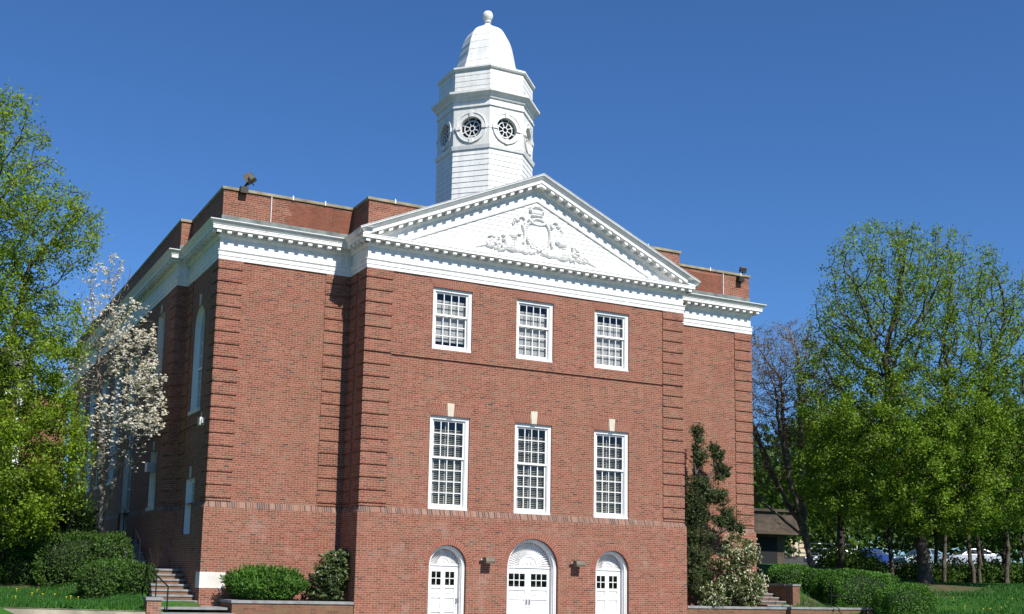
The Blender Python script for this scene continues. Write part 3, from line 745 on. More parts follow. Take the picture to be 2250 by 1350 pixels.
for y, z, x, h in ((SIDE_AR[0], SIDE_AR[3]+SIDE_AR[1], -A, .40), ((SB[0]+SB[1])/2, SB[3], -A, .40), (8.35, 11.0, XS, .34), (8.2, 5.8, XS, .34)):
    m = MB(); m.ext([(y-.08,z+.01),(y+.08,z+.01),(y+.11,z+h),(y-.11,z+h)], lambda u, v: (x-.03,u,v), lambda u, v: (x+.02,u,v)); m.build('keystone', M['keystone'], hall)
m = MB(); m.box(-A-.045, -A+.01, D+.85, STEP-.9, 6.30, 6.37); m.build('belt_course', M['brick'], hall)
m = MB(); m.box(XS-.045, XS+.01, STEP+.9, 20, 6.30, 6.37); m.build('belt_course', M['brick'], hall)
m = MB(); m.box(XS-.26, XS+.1, 8.0, 8.4, 5.0, 5.34); m.build('air_conditioner', M['steel'], hall)
# pale stone at the foot of the left corner
m = MB(); m.box(-A-PU-.012, -A+.72, D-PU-.012, D+.42, .95, 1.45); m.build('cornerstone', M['stone'], hall)

# =================================================================== THE SITE
CP = np.array([(-6.4,-.3,.28),(-10.4,1.5,.28),(-15,4,.35),(-8,4.6,.42),(-7.7,3.2,.34),(-8.6,9.5,.85),(-9.5,11,1.0),(-5.9,4.5,1.2),(-7.5,8,.75),(-8.3,6.5,.5),(-7.2,6.3,.55),(-9.5,7,.55),(-5.6,2,.55),(-6.2,8,2.0),(-6,12,2.6),(-6,30,3.0),(-14,10,.7),(-30,10,1),(-6,46,2.9),(-40,60,3),
 (-3,.8,.45),(-1,.8,.45),(14,.6,.5),(16.5,.6,.5),(17.9,.7,.5),(17.9,3,1.2),(20,2.5,1.35),(21,4,1.5),(20.5,.3,.62),(22.4,-3,.45),(23.5,-2,.6),(17,-8.2,.75),(19,-9.1,.78),(24,-6,.82),(24.5,0,1.0),(25,4,1.55),(29.3,3.7,1.70),(31.6,.5,1.64),(27,0,1.3),(28,-4,1.15),(35,-4,1.35),(36,7,1.72),(40,8,1.76),(44,4,1.7),(58,36,3.2),(45,32,2.9),(60,29,3.3),(65,45,4.0),(26,12,2.5),(29,10.5,2.45),(35,17,2.6),(60,0,1.9),(100,60,4.4),(0,90,4),(-60,0,.5),(0,-30,-.35),(-13,-34,-.35),(40,-35,0),(20,-25,0),(130,0,2.2),(80,-40,.8)])
def gz(x, y):
    x = np.asarray(x, float); y = np.asarray(y, float)
    d2 = (x[..., None]-CP[:, 0])**2+(y[..., None]-CP[:, 1])**2
    wt = 1/(d2+.8)**1.6
    return (wt*CP[:, 2]).sum(-1)/wt.sum(-1)
def gzf(x, y): return float(gz(np.array([x]), np.array([y]))[0])
KERB = [(-40.0,14.4),(-10.43,1.50),(-6.62,-.28)]
def front_line(x):
    x = np.asarray(x, float)
    return np.where(x < -6.62, np.where(x < -10.43, 1.5+(-10.43-x)*.436, -.28+(-6.62-x)*.467), np.where(x < -6.1, -.3, np.where(x < -4.1, .1, -.05)))
def ground_z(x, y):
    z = gz(x, y); fl = front_line(x)
    z = np.where((x < 21.9) & (y < fl), np.minimum(z, -.45), z)
    return np.where((x > -4.4) & (x < 17.2) & (y > -1.5) & (y < 31), -.7, z)
def axis(a, b, s, A0, B0):
    mid = list(np.arange(a, b+.001, s)); lo = []; hi = []; v = a; st = s
    while v > A0: st *= 1.35; v -= st; lo.append(v)
    v = b; st = s
    while v < B0: st *= 1.35; v += st; hi.append(v)
    return np.array(lo[::-1]+mid+hi)
gx = axis(-16, 66, .7, -2500, 2500); gy = axis(-16, 50, .7, -2500, 2500)
XX, YY = np.meshgrid(gx, gy); ZZ = ground_z(XX, YY)
nx, ny = len(gx), len(gy)
vs = np.stack([XX, YY, ZZ], -1).reshape(-1, 3)
ii = (np.arange(ny-1)[:, None]*nx+np.arange(nx-1)[None, :]).ravel()
fs = np.stack([ii, ii+1, ii+nx+1, ii+nx], 1)
def lawn_mat():
    m, nt, b = new_mat('lawn')
    f = noise(nt, .35, 6, .6); g = noise(nt, 7, 4)
    c = ramp(nt, f, [(.3, (.022,.070,.012)), (.55, (.035,.105,.016)), (.75, (.065,.115,.022))])
    c = mix(nt, 1, c, ramp(nt, g, [(.2, .55), (.8, 1.35)]), 'MULTIPLY')
    soil = mix(nt, noise(nt, 5, 5), (.055,.040,.026), (.14,.105,.07))
    geo = N(nt, "ShaderNodeNewGeometry")
    msk = None
    for px, py, r in ((29.3,3.2,3.2),(26.5,1.8,2.4),(28.9,10.5,4.5),(22,4.2,3.0),(20.3,.6,1.5),(-7.6,5.0,2.0),(-8.2,9.6,3.2),(37,11,7.5),(-3,.9,2.5),(15,.7,2.0),(46,16,9)):
        vd = N(nt, "ShaderNodeVectorMath", operation='DISTANCE'); nt.links.new(geo.outputs["Position"], vd.inputs[0]); vd.inputs[1].default_value = (px, py, gzf(px, py))
        q = ramp(nt, N_map(nt, vd.outputs["Value"], r*.5, r*1.05), [(0, 1.0), (1, 0.0)])
        msk = q if msk is None else mix(nt, 1, msk, q, 'LIGHTEN')
    brk = ramp(nt, noise(nt, 1.3, 5, .65), [(.30, 0.0), (.55, 1.0)])
    c = mix(nt, mix(nt, 1, msk, brk, 'MULTIPLY'), c, soil)
    nt.links.new(c, b.inputs["Base Color"]); b.inputs["Roughness"].default_value = .95; b.inputs["Specular IOR Level"].default_value = .1
    bp = N(nt, "ShaderNodeBump"); bp.inputs["Strength"].default_value = .6; bp.inputs["Distance"].default_value = .05; nt.links.new(noise(nt, 16, 4), bp.inputs["Height"]); nt.links.new(bp.outputs[0], b.inputs["Normal"])
    return m
M['lawn'] = lawn_mat()
g = np_mesh('ground', vs, fs, M['lawn']); g.data.polygons.foreach_set("use_smooth", [True]*len(g.data.polygons)); g['kind'] = 'structure'
mb = MB(); mb.box(-6.0, 16.8, -14, -.14, -.69, -.33); mb.build('pavement', M['paving'])['kind'] = 'structure'
mb = MB(); mb.box(-70, 60, -60, -14.2, -.7, -.40); mb.build('street', plain('street_asphalt', (.06,.06,.06), .9, var=.25))['kind'] = 'structure'
def drape(name, poly_fn, xs, ys, mat, dz):
    X, Y = np.meshgrid(xs, ys); Z = ground_z(X, Y)+dz; n1, n2 = len(xs), len(ys)
    v = np.stack([X, Y, Z], -1).reshape(-1, 3); i = (np.arange(n2-1)[:, None]*n1+np.arange(n1-1)[None, :]).ravel()
    o = np_mesh(name, v, np.stack([i, i+1, i+n1+1, i+n1], 1), mat); o['kind'] = 'structure'; return o
M['asphalt'] = plain('asphalt', (.055,.055,.056), .9, var=.3)
drape('car_park', None, np.arange(50, 100, 1.5), np.arange(24, 56, 1.5), M['asphalt'], .05)

# ---- retaining kerb in front of the left lawn
mb = MB()
K2 = [(-22.0,6.55),(-10.43,1.50),(-6.62,-.28)]
mb.sweep(K2, [(0,-.6),(0,.26),(.02,.285),(-.24,.285),(-.24,-.6)]); kw = mb.build('retaining_kerb', M['concrete'])
tag(kw, 'low tan concrete retaining kerb along the front of the left lawn', 'kerb wall')

# ---- planters
def planter(name, label, pts, zt, inner, group=None):
    t = thing(name, label, 'planter', (pts[0][0], pts[0][1], -.35), group)
    m = MB(); m.sweep(pts, [(0,-.6),(0,zt-.085),(-.26,zt-.085),(-.26,-.6)]); m.build('wall', M['planter'], t)
    m = MB(); m.sweep(pts, [(.035,zt-.083),(.035,zt-.004),(.028,zt),(-.31,zt),(-.31,zt-.083)], True); m.build('coping', M['slate'], t)
    m = MB(); m.poly([(x,y,zt-.12) for x,y in inner]); m.build('soil', M['soil'], t)
    return t
M['planter'] = brick_mat('planter_brick', [(0,(.12,.055,.036)),(.2,(.16,.07,.044)),(.5,(.18,.078,.046)),(.8,(.15,.09,.046))], (.19,.135,.085), white=False)
M['soil'] = plain('soil', (.085,.062,.04), .95, var=.4, vscale=6)
planter('brick_planter', 'brick planter with slate coping under the left wing, holding the round yew bush', [(-4.01,1.40),(-4.01,-.06),(-.10,-.06)], .63, [(-3.9,.05),(-.1,.05),(-.1,1.44),(-3.9,1.44)])
planter('brick_planter', 'long brick planter with slate coping right of the doors, holding the white-flowered shrub', [(W+.10,-.06),(17.60,-.06)], .66, [(W+.1,.05),(17.4,.05),(17.4,1.44),(W+.1,1.44)])
t = thing('garden_wall', 'low brick garden wall with a stone cap in front of the clipped hedges', 'wall', (19.4,-.1,-.3))
m = MB(); m.box(17.602, 19.66, -.30, -.04, -.6, .60); m.box(20.05, 21.55, -.02, .22, -.6, .60); m.box(21.5, 21.9, -.15, .27, -.6, .60); m.build('wall', M['planter'], t)
m = MB(); m.box(17.602, 19.70, -.335, -.005, .602, .68); m.box(20.0, 21.46, -.055, .255, .602, .68); m.box(21.46, 21.94, -.19, .31, .603, .69); m.build('coping', M['slate'], t)

# ---- left steps, pier and railings
t = thing('stone_steps', 'worn slate steps with brick risers climbing beside the shaded side wall', 'steps', (-5.2,1.0,.3))
tr = MB(); rs = MB(); n = 7
for k in range(n):
    y = 1.55+.42*k; z = .40+.158*(k+1); x0 = -6.05+.06*k; x1 = -A-PU-.01
    tr.box(x0-.02, x1, y-.03, y+.46, z-.06, z, 0); rs.box(x0, x1, y, y+.42, z-.36, z-.061, 0)
tr.box(-6.2, -4.05, .18, 1.52, .33, .395); tr.box(-6.2, -3.98, -.32, .16, .18, .245)
tr.box(-5.7, -A-PU-.01, y+.46, 7.4, z-.062, z-.002)
tr.build('tread', M['slate'], t); rs.build('riser', M['planter'], t)
t2 = thing('brick_pier', 'short brick pier with a slate cap at the foot of the left steps', 'pier', (-6.38,-.2,-.3))
m = MB(); m.box(-6.60, -6.18, -.30, .14, -.6, .60); m.build('pier_body', M['brick'], t2)
m = MB(); m.box(-6.64, -6.14, -.34, .18, .602, .69); m.build('cap', M['slate'], t2)
def rail(name, label, pts, posts, r=.022):
    t = thing(name, label, 'handrail', pts[0])
    m = MB(); m.tube(pts, r); m.build('rail', M['iron'], t)
    for a, b in posts: m = MB(); m.cyl(a, b, r*.9); m.build('post', M['iron'], t)
    return t
rail('handrail', 'black iron handrail beside the lower left steps', [(-5.95,.0,.30),(-5.95,.0,1.0),(-6.02,1.6,1.35),(-5.85,3.6,2.15)], [((-5.98,1.55,.5),(-5.98,1.55,1.32)),((-5.88,3.3,1.2),(-5.88,3.3,2.02))])
rail('handrail', 'dark handrail of the upper flight in the shade of the hall', [(-5.5,7.0,1.6),(-5.5,7.0,2.45),(-5.5,9.6,3.5),(-5.5,12.0,4.0)], [((-5.5,8.4,2.0),(-5.5,8.4,3.0)),((-5.5,10.5,2.3),(-5.5,10.5,3.68))])
t = thing('stone_steps', 'upper flight of dark steps along the hall behind the hedge', 'steps', (-5.4,8,1.5))
m = MB()
for k in range(7): m.box(-5.9, XS-PU-.01, 7.41+.4*k, 7.82+.4*k, .9, 1.64+.15*k)
m.build('tread', M['slate'], t)

# ---- right steps
t = thing('stone_steps', 'slate steps rising beside the right wing to the upper lawn', 'steps', (18.1,1.0,.5))
tr = MB(); rs = MB()
for k in range(6):
    y = .90+.34*k; z = .58+.142*(k+1)
    tr.box(W+A+PU+.01, 18.76, y-.03, y+.37, z-.055, z); rs.box(W+A+PU+.01, 18.74, y, y+.34, z-.30, z-.056)
tr.box(W+A+PU+.01, 18.76, .02, .86, .50, .585)
tr.build('tread', M['slate'], t); rs.build('riser', M['planter'], t)
t = thing('brick_pier', 'brick cheek wall ending in a pier beside the right steps', 'pier', (19.0,1.0,.4))
m = MB(); m.box(18.80, 19.16, .88, 1.24, -.2, 1.46); m.box(18.78, 19.08, 1.241, 3.4, -.2, 1.46); m.build('pier_body', M['planter'], t)
m = MB(); m.box(18.77, 19.19, .85, 1.27, 1.462, 1.54); m.box(18.75, 19.11, 1.271, 3.4, 1.463, 1.54); m.build('cap', M['slate'], t)
rail('handrail', 'thin black handrail in front of the right steps', [(18.3,.5,.55),(18.3,.5,1.35),(18.25,2.6,2.1)], [((18.26,2.5,1.2),(18.26,2.5,2.05))], .018)
rail('handrail', 'thin black rail post and bar by the clipped hedges', [(19.75,-.2,.3),(19.75,-.2,1.7),(19.78,-.19,1.72)], [], .02)
rail('handrail', 'short sloping black rail over the garden wall gap', [(19.78,-.2,1.15),(20.35,-.5,1.08),(21.3,-.9,.45)], [((21.2,-.86,-.1),(21.2,-.86,.5))], .018)

# ---- lamps on the walls
def wall_lamp(x, z, label):
    y = -PU; t = thing('wall_lamp', label, 'wall lamp', (x, y, z), 'wall lamps between the doors')
    m = MB(); pr = [(0,-.02),(-.10,-.02),(-.25,-.075),(-.27,.0),(-.24,.12),(0,.135)]
    m.ext([(y-.10+a*.9, z+b) for a, b in pr], lambda p, q: (x-.17, p, q), lambda p, q: (x+.17, p, q), 0); m.build('housing', M['bronze'], t)
    m = MB(); m.box(x-.15, x+.15, y-.25, y-.12, z-.055, z-.03); m.build('lens', M['lens'], t)
    m = MB(); m.box(x-.07, x+.07, y-.12, y, z-.01, z+.09); m.box(x-.23, x-.165, y-.12, y-.06, z+.02, z+.06); m.cyl((x-.225,y-.09,z+.04),(x-.265,y-.09,z+.04),.038); m.build('bracket', M['steel'], t)
wall_lamp(4.60, 2.04, 'boxy bronze wall lamp between the left door and the middle door')
wall_lamp(8.13, 2.02, 'boxy bronze wall lamp between the middle door and the right door')
def floodlight(x, y, z, label, rot, tilt, s=1.0):
    t = thing('floodlight', label, 'floodlight', (x, y, z), 'floodlights on the parapet corners')
    Rm = Matrix.Rotation(rot, 3, 'Z') @ Matrix.Rotation(tilt, 3, 'X')
    T = lambda p: tuple(Vector((x+.20, y-.05, z+.36))+Rm @ Vector(p)*s)
    m = MB(); pr = [(-.22,-.15),(-.16,.17),(.18,.20),(.22,-.13)]
    m.ext(pr, lambda a, b: T((-.21, a, b)), lambda a, b: T((.21, a, b))); m.build('housing', M['bronze'], t)
    m = MB(); m.ext([(-.225,-.12),(-.185,.14),(-.175,.14),(-.205,-.12)], lambda a, b: T((-.18, a, b)), lambda a, b: T((.18, a, b))); m.build('lens', M['bronze_dk'], t)
    m = MB(); m.cyl((x, y, z-.02), (x+.17, y-.04, z+.26), .04); m.box(x-.13, x+.13, y-.22, y-.02, z-.20, z+.02); m.tube([T((-.25,0,0)), T((-.25,0,-.22)), T((.25,0,-.22)), T((.25,0,0))], .02); m.build('bracket', M['bronze_dk'], t)
floodlight(-3.93, D+.02, 14.05, 'tilted bronze floodlight on the left parapet corner', R_(62), R_(-34), .80)
floodlight(W+A-.55, D+.02, 13.86, 'dark floodlight hung low on the right parapet corner', R_(-15), R_(20), .55)
t = thing('side_lamp', 'small pale lamp fixed to the shaded side wall near the corner', 'wall lamp', (-A-.1, 2.3, 6.3))
m = MB(); m.box(-A-.20, -A-.003, 2.15, 2.45, 6.15, 6.40); m.build('housing', M['stone'], t)
m = MB(); m.cyl((-A-.12,2.3,6.40),(-A-.12,2.3,6.60),.02); m.box(-A-.16,-A-.06,2.06,2.14,6.2,6.34); m.build('lens', M['shade'], t)

# =================================================================== TREES AND SHRUBS
M['bark'] = plain('bark', (.085,.070,.055), .95, var=.35, vscale=7)
M['bark_pale'] = plain('pale_bark', (.19,.165,.135), .95, var=.35, vscale=7)
M['leaf_left'] = leaf_mat('leaf_yellow_green', (.135,.235,.014), (.255,.36,.030), .45)
M['leaf_right'] = leaf_mat('leaf_fresh_green', (.10,.205,.016), (.235,.345,.032), .42)
M['leaf_back'] = leaf_mat('leaf_deep_green', (.035,.085,.012), (.085,.155,.020), .35)
M['bud'] = leaf_mat('red_brown_buds', (.15,.088,.050), (.19,.14,.065), .25)
M['petal'] = leaf_mat('white_petals', (.66,.62,.58), (.82,.79,.74), .3)
M['yew'] = leaf_mat('yew_needles', (.036,.088,.014), (.075,.150,.022), .2)
M['boxwood'] = leaf_mat('hedge_leaves', (.036,.115,.012), (.085,.20,.022), .25)
M['bush'] = leaf_mat('bright_yew_needles', (.045,.125,.016), (.10,.21,.028), .25)
M['juniper'] = leaf_mat('juniper_needles', (.034,.055,.020), (.090,.115,.040), .2)
M['rhodo'] = leaf_mat('rhododendron_leaves', (.045,.085,.022), (.15,.185,.075), .2, .35)
M['pieris'] = leaf_mat('pieris_leaves', (.045,.085,.020), (.14,.18,.06), .2, .4)
M['cream'] = leaf_mat('cream_flower_sprays', (.42,.43,.26), (.62,.60,.42), .2)
M['core'] = plain('shrub_shade_core', (.012,.018,.008), .95, var=.3)  # near-black, so the shade inside the shrubs is in the colour
def rnd_dir(rng, n):
    v = rng.normal(size=(n, 3)); return v/np.linalg.norm(v, axis=1, keepdims=True)
def in_ell(rng, ells, n):
    """points in a union of ellipsoids (cx,cy,cz,rx,ry,rz[,weight])"""
    wts = np.array([e[3]*e[4]*e[5]*(e[6] if len(e) > 6 else 1) for e in ells]); wts /= wts.sum(); out = []
    for e, k in zip(ells, rng.multinomial(n, wts)):
        d = rnd_dir(rng, k); r = rng.random(k)**(1/2.6)
        out.append(np.array(e[:3])+d*r[:, None]*np.array(e[3:6]))
    return np.concatenate(out)
def colonize(rng, attr, pos, par, step=.3, dk=.45, iters=260, trop=(0,0,.06), jit=.12, di=2.2):
    pos = np.array(pos, float); par = list(par); attr = np.array(attr)
    d = np.linalg.norm(attr[:, None]-pos[None], axis=2); ni = d.argmin(1); nd = d.min(1)
    kids = np.zeros(len(pos), int)
    for it in range(iters):
        if len(attr) == 0: break
        act = nd < max(di, nd.min()*1.02)
        vec = (attr-pos[ni])/np.maximum(nd, 1e-6)[:, None]
        # every node heads for the mean of its attractors, but one in three times for a single one of them
        pr = rng.random(len(attr)); order = np.argsort(pr); pickd = np.zeros((len(pos), 3)); pickd[ni[order][act[order]]] = vec[order][act[order]]
        sm = np.zeros((len(pos), 3)); np.add.at(sm, ni[act], vec[act]/np.maximum(nd[act], .2)[:, None])
        idx = np.unique(ni[act])
        dr = sm[idx]; dr /= np.maximum(np.linalg.norm(dr, axis=1, keepdims=True), 1e-6)
        one = (kids[idx] > 0) | (rng.random(len(idx)) < .15)
        dr = np.where(one[:, None], pickd[idx], dr)
        dr = dr+np.array(trop)+rng.normal(size=dr.shape)*jit; dr /= np.linalg.norm(dr, axis=1, keepdims=True)
        new = pos[idx]+dr*step
        kids[idx] += 1
        base = len(pos); pos = np.vstack([pos, new]); par += list(idx); kids = np.concatenate([kids, np.zeros(len(new), int)])
        for c in range(0, len(new), 400):
            dn = np.linalg.norm(attr[:, None]-new[None, c:c+400], axis=2); j = dn.argmin(1); dm = dn.min(1)
            b = dm < nd; ni = np.where(b, base+c+j, ni); nd = np.where(b, dm, nd)
        keep = (nd > dk) & (kids[ni] < 9)
        attr = attr[keep]; ni = ni[keep]; nd = nd[keep]
        if len(pos) > 26000: break
    return pos, np.array(par)
def radii(pos, par, r_tip, r_base):
    n = len(pos); ch = np.zeros(n)
    for i in range(n-1, 0, -1):
        if ch[i] == 0: ch[i] = 1
        ch[par[i]] += ch[i]
    ch = np.maximum(ch, 1)
    e = math.log(max(ch[0], 2))/math.log(r_base/r_tip)
    return r_tip*ch**(1/e), ch
def limb_mesh(pos, par, r):
    V = []; Fq = []; off = 0
    idx = np.arange(1, len(pos)); p0 = pos[par[1:]]; p1 = pos[1:]
    r1 = r[1:]; r0 = np.minimum(r[par[1:]], r1*1.25+.004)
    d = p1-p0; L = np.linalg.norm(d, axis=1, keepdims=True); ok = L[:, 0] > 1e-5; d = d/np.maximum(L, 1e-6)
    up = np.where(np.abs(d[:, 2:3]) < .9, np.array([[0,0,1.]]), np.array([[1.,0,0]]))
    t = np.cross(d, up); t /= np.linalg.norm(t, axis=1, keepdims=True); u = np.cross(d, t)
    for k, sel in ((7, ok & (r1 > .07)), (5, ok & (r1 <= .07) & (r1 > .022)), (3, ok & (r1 <= .022))):
        m = sel.sum()
        if not m: continue
        a = 2*np.pi*np.arange(k)/k; cs, sn = np.cos(a), np.sin(a)
        ringv = t[sel][:, None]*cs[None, :, None]+u[sel][:, None]*sn[None, :, None]
        A_ = p0[sel][:, None]-d[sel][:, None]*r0[sel][:, None, None]*.4+ringv*r0[sel][:, None, None]; B_ = p1[sel][:, None]+ringv*r1[sel][:, None, None]
        v = np.concatenate([A_, B_], 1).reshape(-1, 3)
        bi = off+np.arange(m)[:, None]*2*k; kk = np.arange(k)[None]; k2 = (kk+1) % k
        Fq.append(np.stack([bi+kk, bi+k2, bi+k+k2, bi+k+kk], -1).reshape(-1, 4)); V.append(v); off += len(v)
    return np.concatenate(V), np.concatenate(Fq)
def leaf_quads(rng, c, size, wd=.6, up=.35, nrm=None, axis_=None, fold=.12):
    n = len(c); size = np.broadcast_to(size, (n,)).reshape(n, 1)*(.7+.6*rng.random((n, 1)))
    nn = rnd_dir(rng, n)+np.array([0,0,up]) if nrm is None else nrm+rnd_dir(rng, n)*.55
    nn /= np.linalg.norm(nn, axis=1, keepdims=True)
    t = rnd_dir(rng, n) if axis_ is None else axis_+rnd_dir(rng, n)*.45
    t = t-nn*(t*nn).sum(1, keepdims=True); t /= np.maximum(np.linalg.norm(t, axis=1, keepdims=True), 1e-6); b = np.cross(nn, t)
    v = np.stack([c-t*size*.5, c+b*size*wd*.5+nn*size*fold, c+t*size*.5, c-b*size*wd*.5+nn*size*fold], 1).reshape(-1, 3)
    return v, np.arange(4*n).reshape(n, 4)
def tree(name, label, cat, base, ells, n_attr, leaders, r_base, leaf, n_leaf, size, seed, step=.32, dk=.5, bark='bark', group=None, crown='crown', spread=.22, dens=None, r_tip=.009, trop=(0,0,.07), tipmax=6, clip=None):
    rng = np.random.default_rng(seed)
    t = thing(name, label, cat, base, group)
    pos = [base]; par = [0]
    for ld in leaders:          # each leader: list of points, grown in short steps from the base (or from an earlier node)
        prev = 0
        p = np.array(base, float)
        for q in ld:
            q = np.array(q, float); L = np.linalg.norm(q-p); k = max(1, int(L/step))
            for j in range(1, k+1):
                pos.append(tuple(p+(q-p)*j/k+rng.normal(size=3)*.03)); par.append(prev); prev = len(pos)-1
            p = q
    at = in_ell(rng, ells, n_attr)
    if clip is not None: at = at[clip(at)]
    at = at[at[:, 2] > base[2]+1.0]
    pos, par = colonize(rng, at, pos, par, step, dk, trop=trop); print(name, len(pos), len(at))
    r, ch = radii(pos, par, r_tip, r_base)
    hb = pos[:, 2]-base[2]; r = r*(1+.55*np.exp(-np.maximum(hb, 0)/.35)*(r > .1))
    v, f = limb_mesh(pos, par, r)
    np_mesh('trunk', v, f, M[bark], t, base)
    tips = np.where(ch <= tipmax)[0]; tips = tips[pos[tips, 2] > base[2]+1.2]
    wgt = np.ones(len(tips)) if dens is None else dens(pos[tips])
    wgt = wgt*rng.gamma(.7, size=len(tips))      # leaves gather in bunches on some twigs
    pick = rng.choice(tips, n_leaf, p=wgt/wgt.sum())
    s = rng.random((n_leaf, 1)); c = pos[par[pick]]*(1-s)+pos[pick]*s+rng.normal(size=(n_leaf, 3))*spread
    if clip is not None: c = c[clip(c)]
    v, f = leaf_quads(rng, c, size)
    np_mesh(crown, v, f, M[leaf], t, base)
    return t, pos, par, ch

# the tall tree at the left edge
bz = gzf(-10.9, 9.0)
tree('leafy_tree', 'tall spring-green tree at the left edge, overlapping the blossoming tree', 'tree', (-11.3,8.9,bz),
     [(-10.6,7.3,13.6,3.0,2.6,2.3),(-11.6,7.2,16.2,2.3,2.2,2.1),(-9.0,6.5,13.0,1.7,1.7,1.6),(-10.6,7.7,10.2,2.1,2.4,2.3),(-9.5,7.4,9.4,2.1,2.0,2.0,1.2),(-9.6,7.9,5.5,2.5,2.6,3.3,1.7),(-11.5,8.4,4.6,2.2,2.2,2.4),(-12.0,8.6,7.2,3.0,3.0,4.0,.8),(-12.5,8.5,12.0,3.2,3.0,3.6,.7)],
     8000, [[(-11.4,8.7,3.0),(-11.5,8.4,6.5),(-11.3,8.0,10.5),(-11.4,7.6,14.5)],[(-11.4,8.7,3.0),(-10.6,8.2,6.8),(-10.0,7.4,11.5)],[(-11.4,8.7,2.6),(-10.4,8.3,4.6)]],
     .30, 'leaf_left', 112000, .108, 3, step=.27, dk=.31, dens=lambda p: np.where(p[:, 2] < 9.5, 1.7, np.where(p[:, 2] < 13.8, 1.0, .65)), spread=.15, tipmax=4, r_tip=.009, trop=(0,0,.03))

# the blossoming tree against the side wall
bz = gzf(-6.5, 8.4)
clipm = lambda p: (p[:, 0] < -5.25)
mag = tree('blossoming_tree', 'white blossoming tree with bare twigs in front of the shaded side wall', 'tree', (-6.6,8.4,bz),
     [(-7.3,8.2,10.9,.95,1.2,1.8,1.3),(-6.9,7.8,12.0,.7,.9,.9),(-6.3,6.9,9.4,1.0,1.6,1.7,1.2),(-5.95,5.8,7.4,.75,1.7,1.6),(-5.75,4.9,6.6,.5,1.0,.8),(-6.5,7.4,6.2,1.2,1.6,1.9,.8),(-7.6,8.6,8.6,1.1,1.3,1.6)],
     4500, [[(-6.7,8.3,3.4),(-6.9,8.2,5.5),(-7.2,8.2,9.0)],[(-6.7,8.3,3.2),(-6.3,7.6,5.0),(-6.0,6.6,7.0)],[(-6.7,8.3,3.0),(-7.2,8.6,5.4)]],
     .13, 'leaf_back', 500, .07, 8, step=.2, dk=.22, r_tip=.005, spread=.08, clip=clipm, bark='bark_pale', crown='foliage')
rng = np.random.default_rng(21); t, pos, par, ch = mag
tips = np.where(ch <= 2)[0]; tips = tips[pos[tips, 2] > bz+2.0]
zz = pos[tips]; wgt = np.clip(.30+.5*np.sin(zz[:, 2]*3.3+zz[:, 1]*1.3)+1.0*((zz[:, 2] > 6.0) & (zz[:, 2] < 10) & (zz[:, 1] < 7.4)), .03, None)*np.clip((zz[:, 2]-4.6)/2.0, .12, 1)*(1+.9*(zz[:, 2] > 9.8))*(1+.5*((zz[:, 1] < 6.4) & (zz[:, 2] < 8.6)))
pick = rng.choice(tips, 3000, p=wgt/wgt.sum()); c0 = pos[pick]+rng.normal(size=(3000, 3))*.05
c0 = c0[clipm(c0)]
c = np.repeat(c0, 5, 0); dr = rnd_dir(rng, len(c)); dr[:, 2] = np.abs(dr[:, 2])*.6
v, f = leaf_quads(rng, c+dr*.036, .072, wd=.62, axis_=dr, up=.5); np_mesh('blossom', v, f, M['petal'], t, t.location)

# big tree on the right, two leaders
bz = gzf(29.3, 3.7)
tree('leafy_tree', 'large spreading green tree on the right lawn with a thick forked trunk', 'tree', (29.35,3.75,bz-.1),
     [(26.5,3.2,13.7,3.3,3.0,4.9,1.3),(29.5,1.8,13.4,3.3,3.0,4.5,1.3),(28.3,2.3,15.4,2.4,2.4,2.7,1.6),(24.9,3.9,12.6,2.0,2.0,3.2,1.2),(31.4,.9,13.6,2.4,2.4,2.9,1.2),(32.4,.4,11.2,3.0,2.8,4.0),(25.2,4.1,10.6,2.7,2.6,3.2),(28.8,3.0,8.6,5.4,3.8,3.2,1.4),(26.2,4.5,6.8,3.4,2.8,2.6,1.4),(32.8,.6,7.2,3.8,3.0,3.2,1.4),(29.5,2.2,6.0,4.6,3.0,2.2,1.2)],
     13500, [[(29.2,3.8,4.0),(28.2,4.0,6.2),(27.0,3.7,8.6)],[(29.2,3.8,4.0),(29.9,2.9,7.0),(30.2,2.2,9.2)],[(29.2,3.8,4.2),(31.2,1.8,7.2),(32.6,.5,9.5)],[(29.2,3.8,3.8),(27.0,4.6,5.6)],
     [(29.2,3.8,4.0),(28.2,4.0,6.2),(27.0,3.7,8.6),(27.1,3.3,10.8)],[(29.2,3.8,4.0),(28.0,4.1,6.6),(26.3,3.9,9.2)],[(29.2,3.8,4.0),(29.9,2.9,7.0),(29.3,2.2,10.2)],[(29.2,3.8,4.0),(30.0,2.9,7.4),(30.9,1.6,10.2)]],
     .54, 'leaf_right', 150000, .118, 5, step=.30, dk=.33, dens=lambda p: np.where(p[:, 2] < 9.5, 2.0, np.where(p[:, 2] < 12.5, 1.0, .70)), spread=.16, tipmax=4, r_tip=.0105, trop=(0,0,.02))
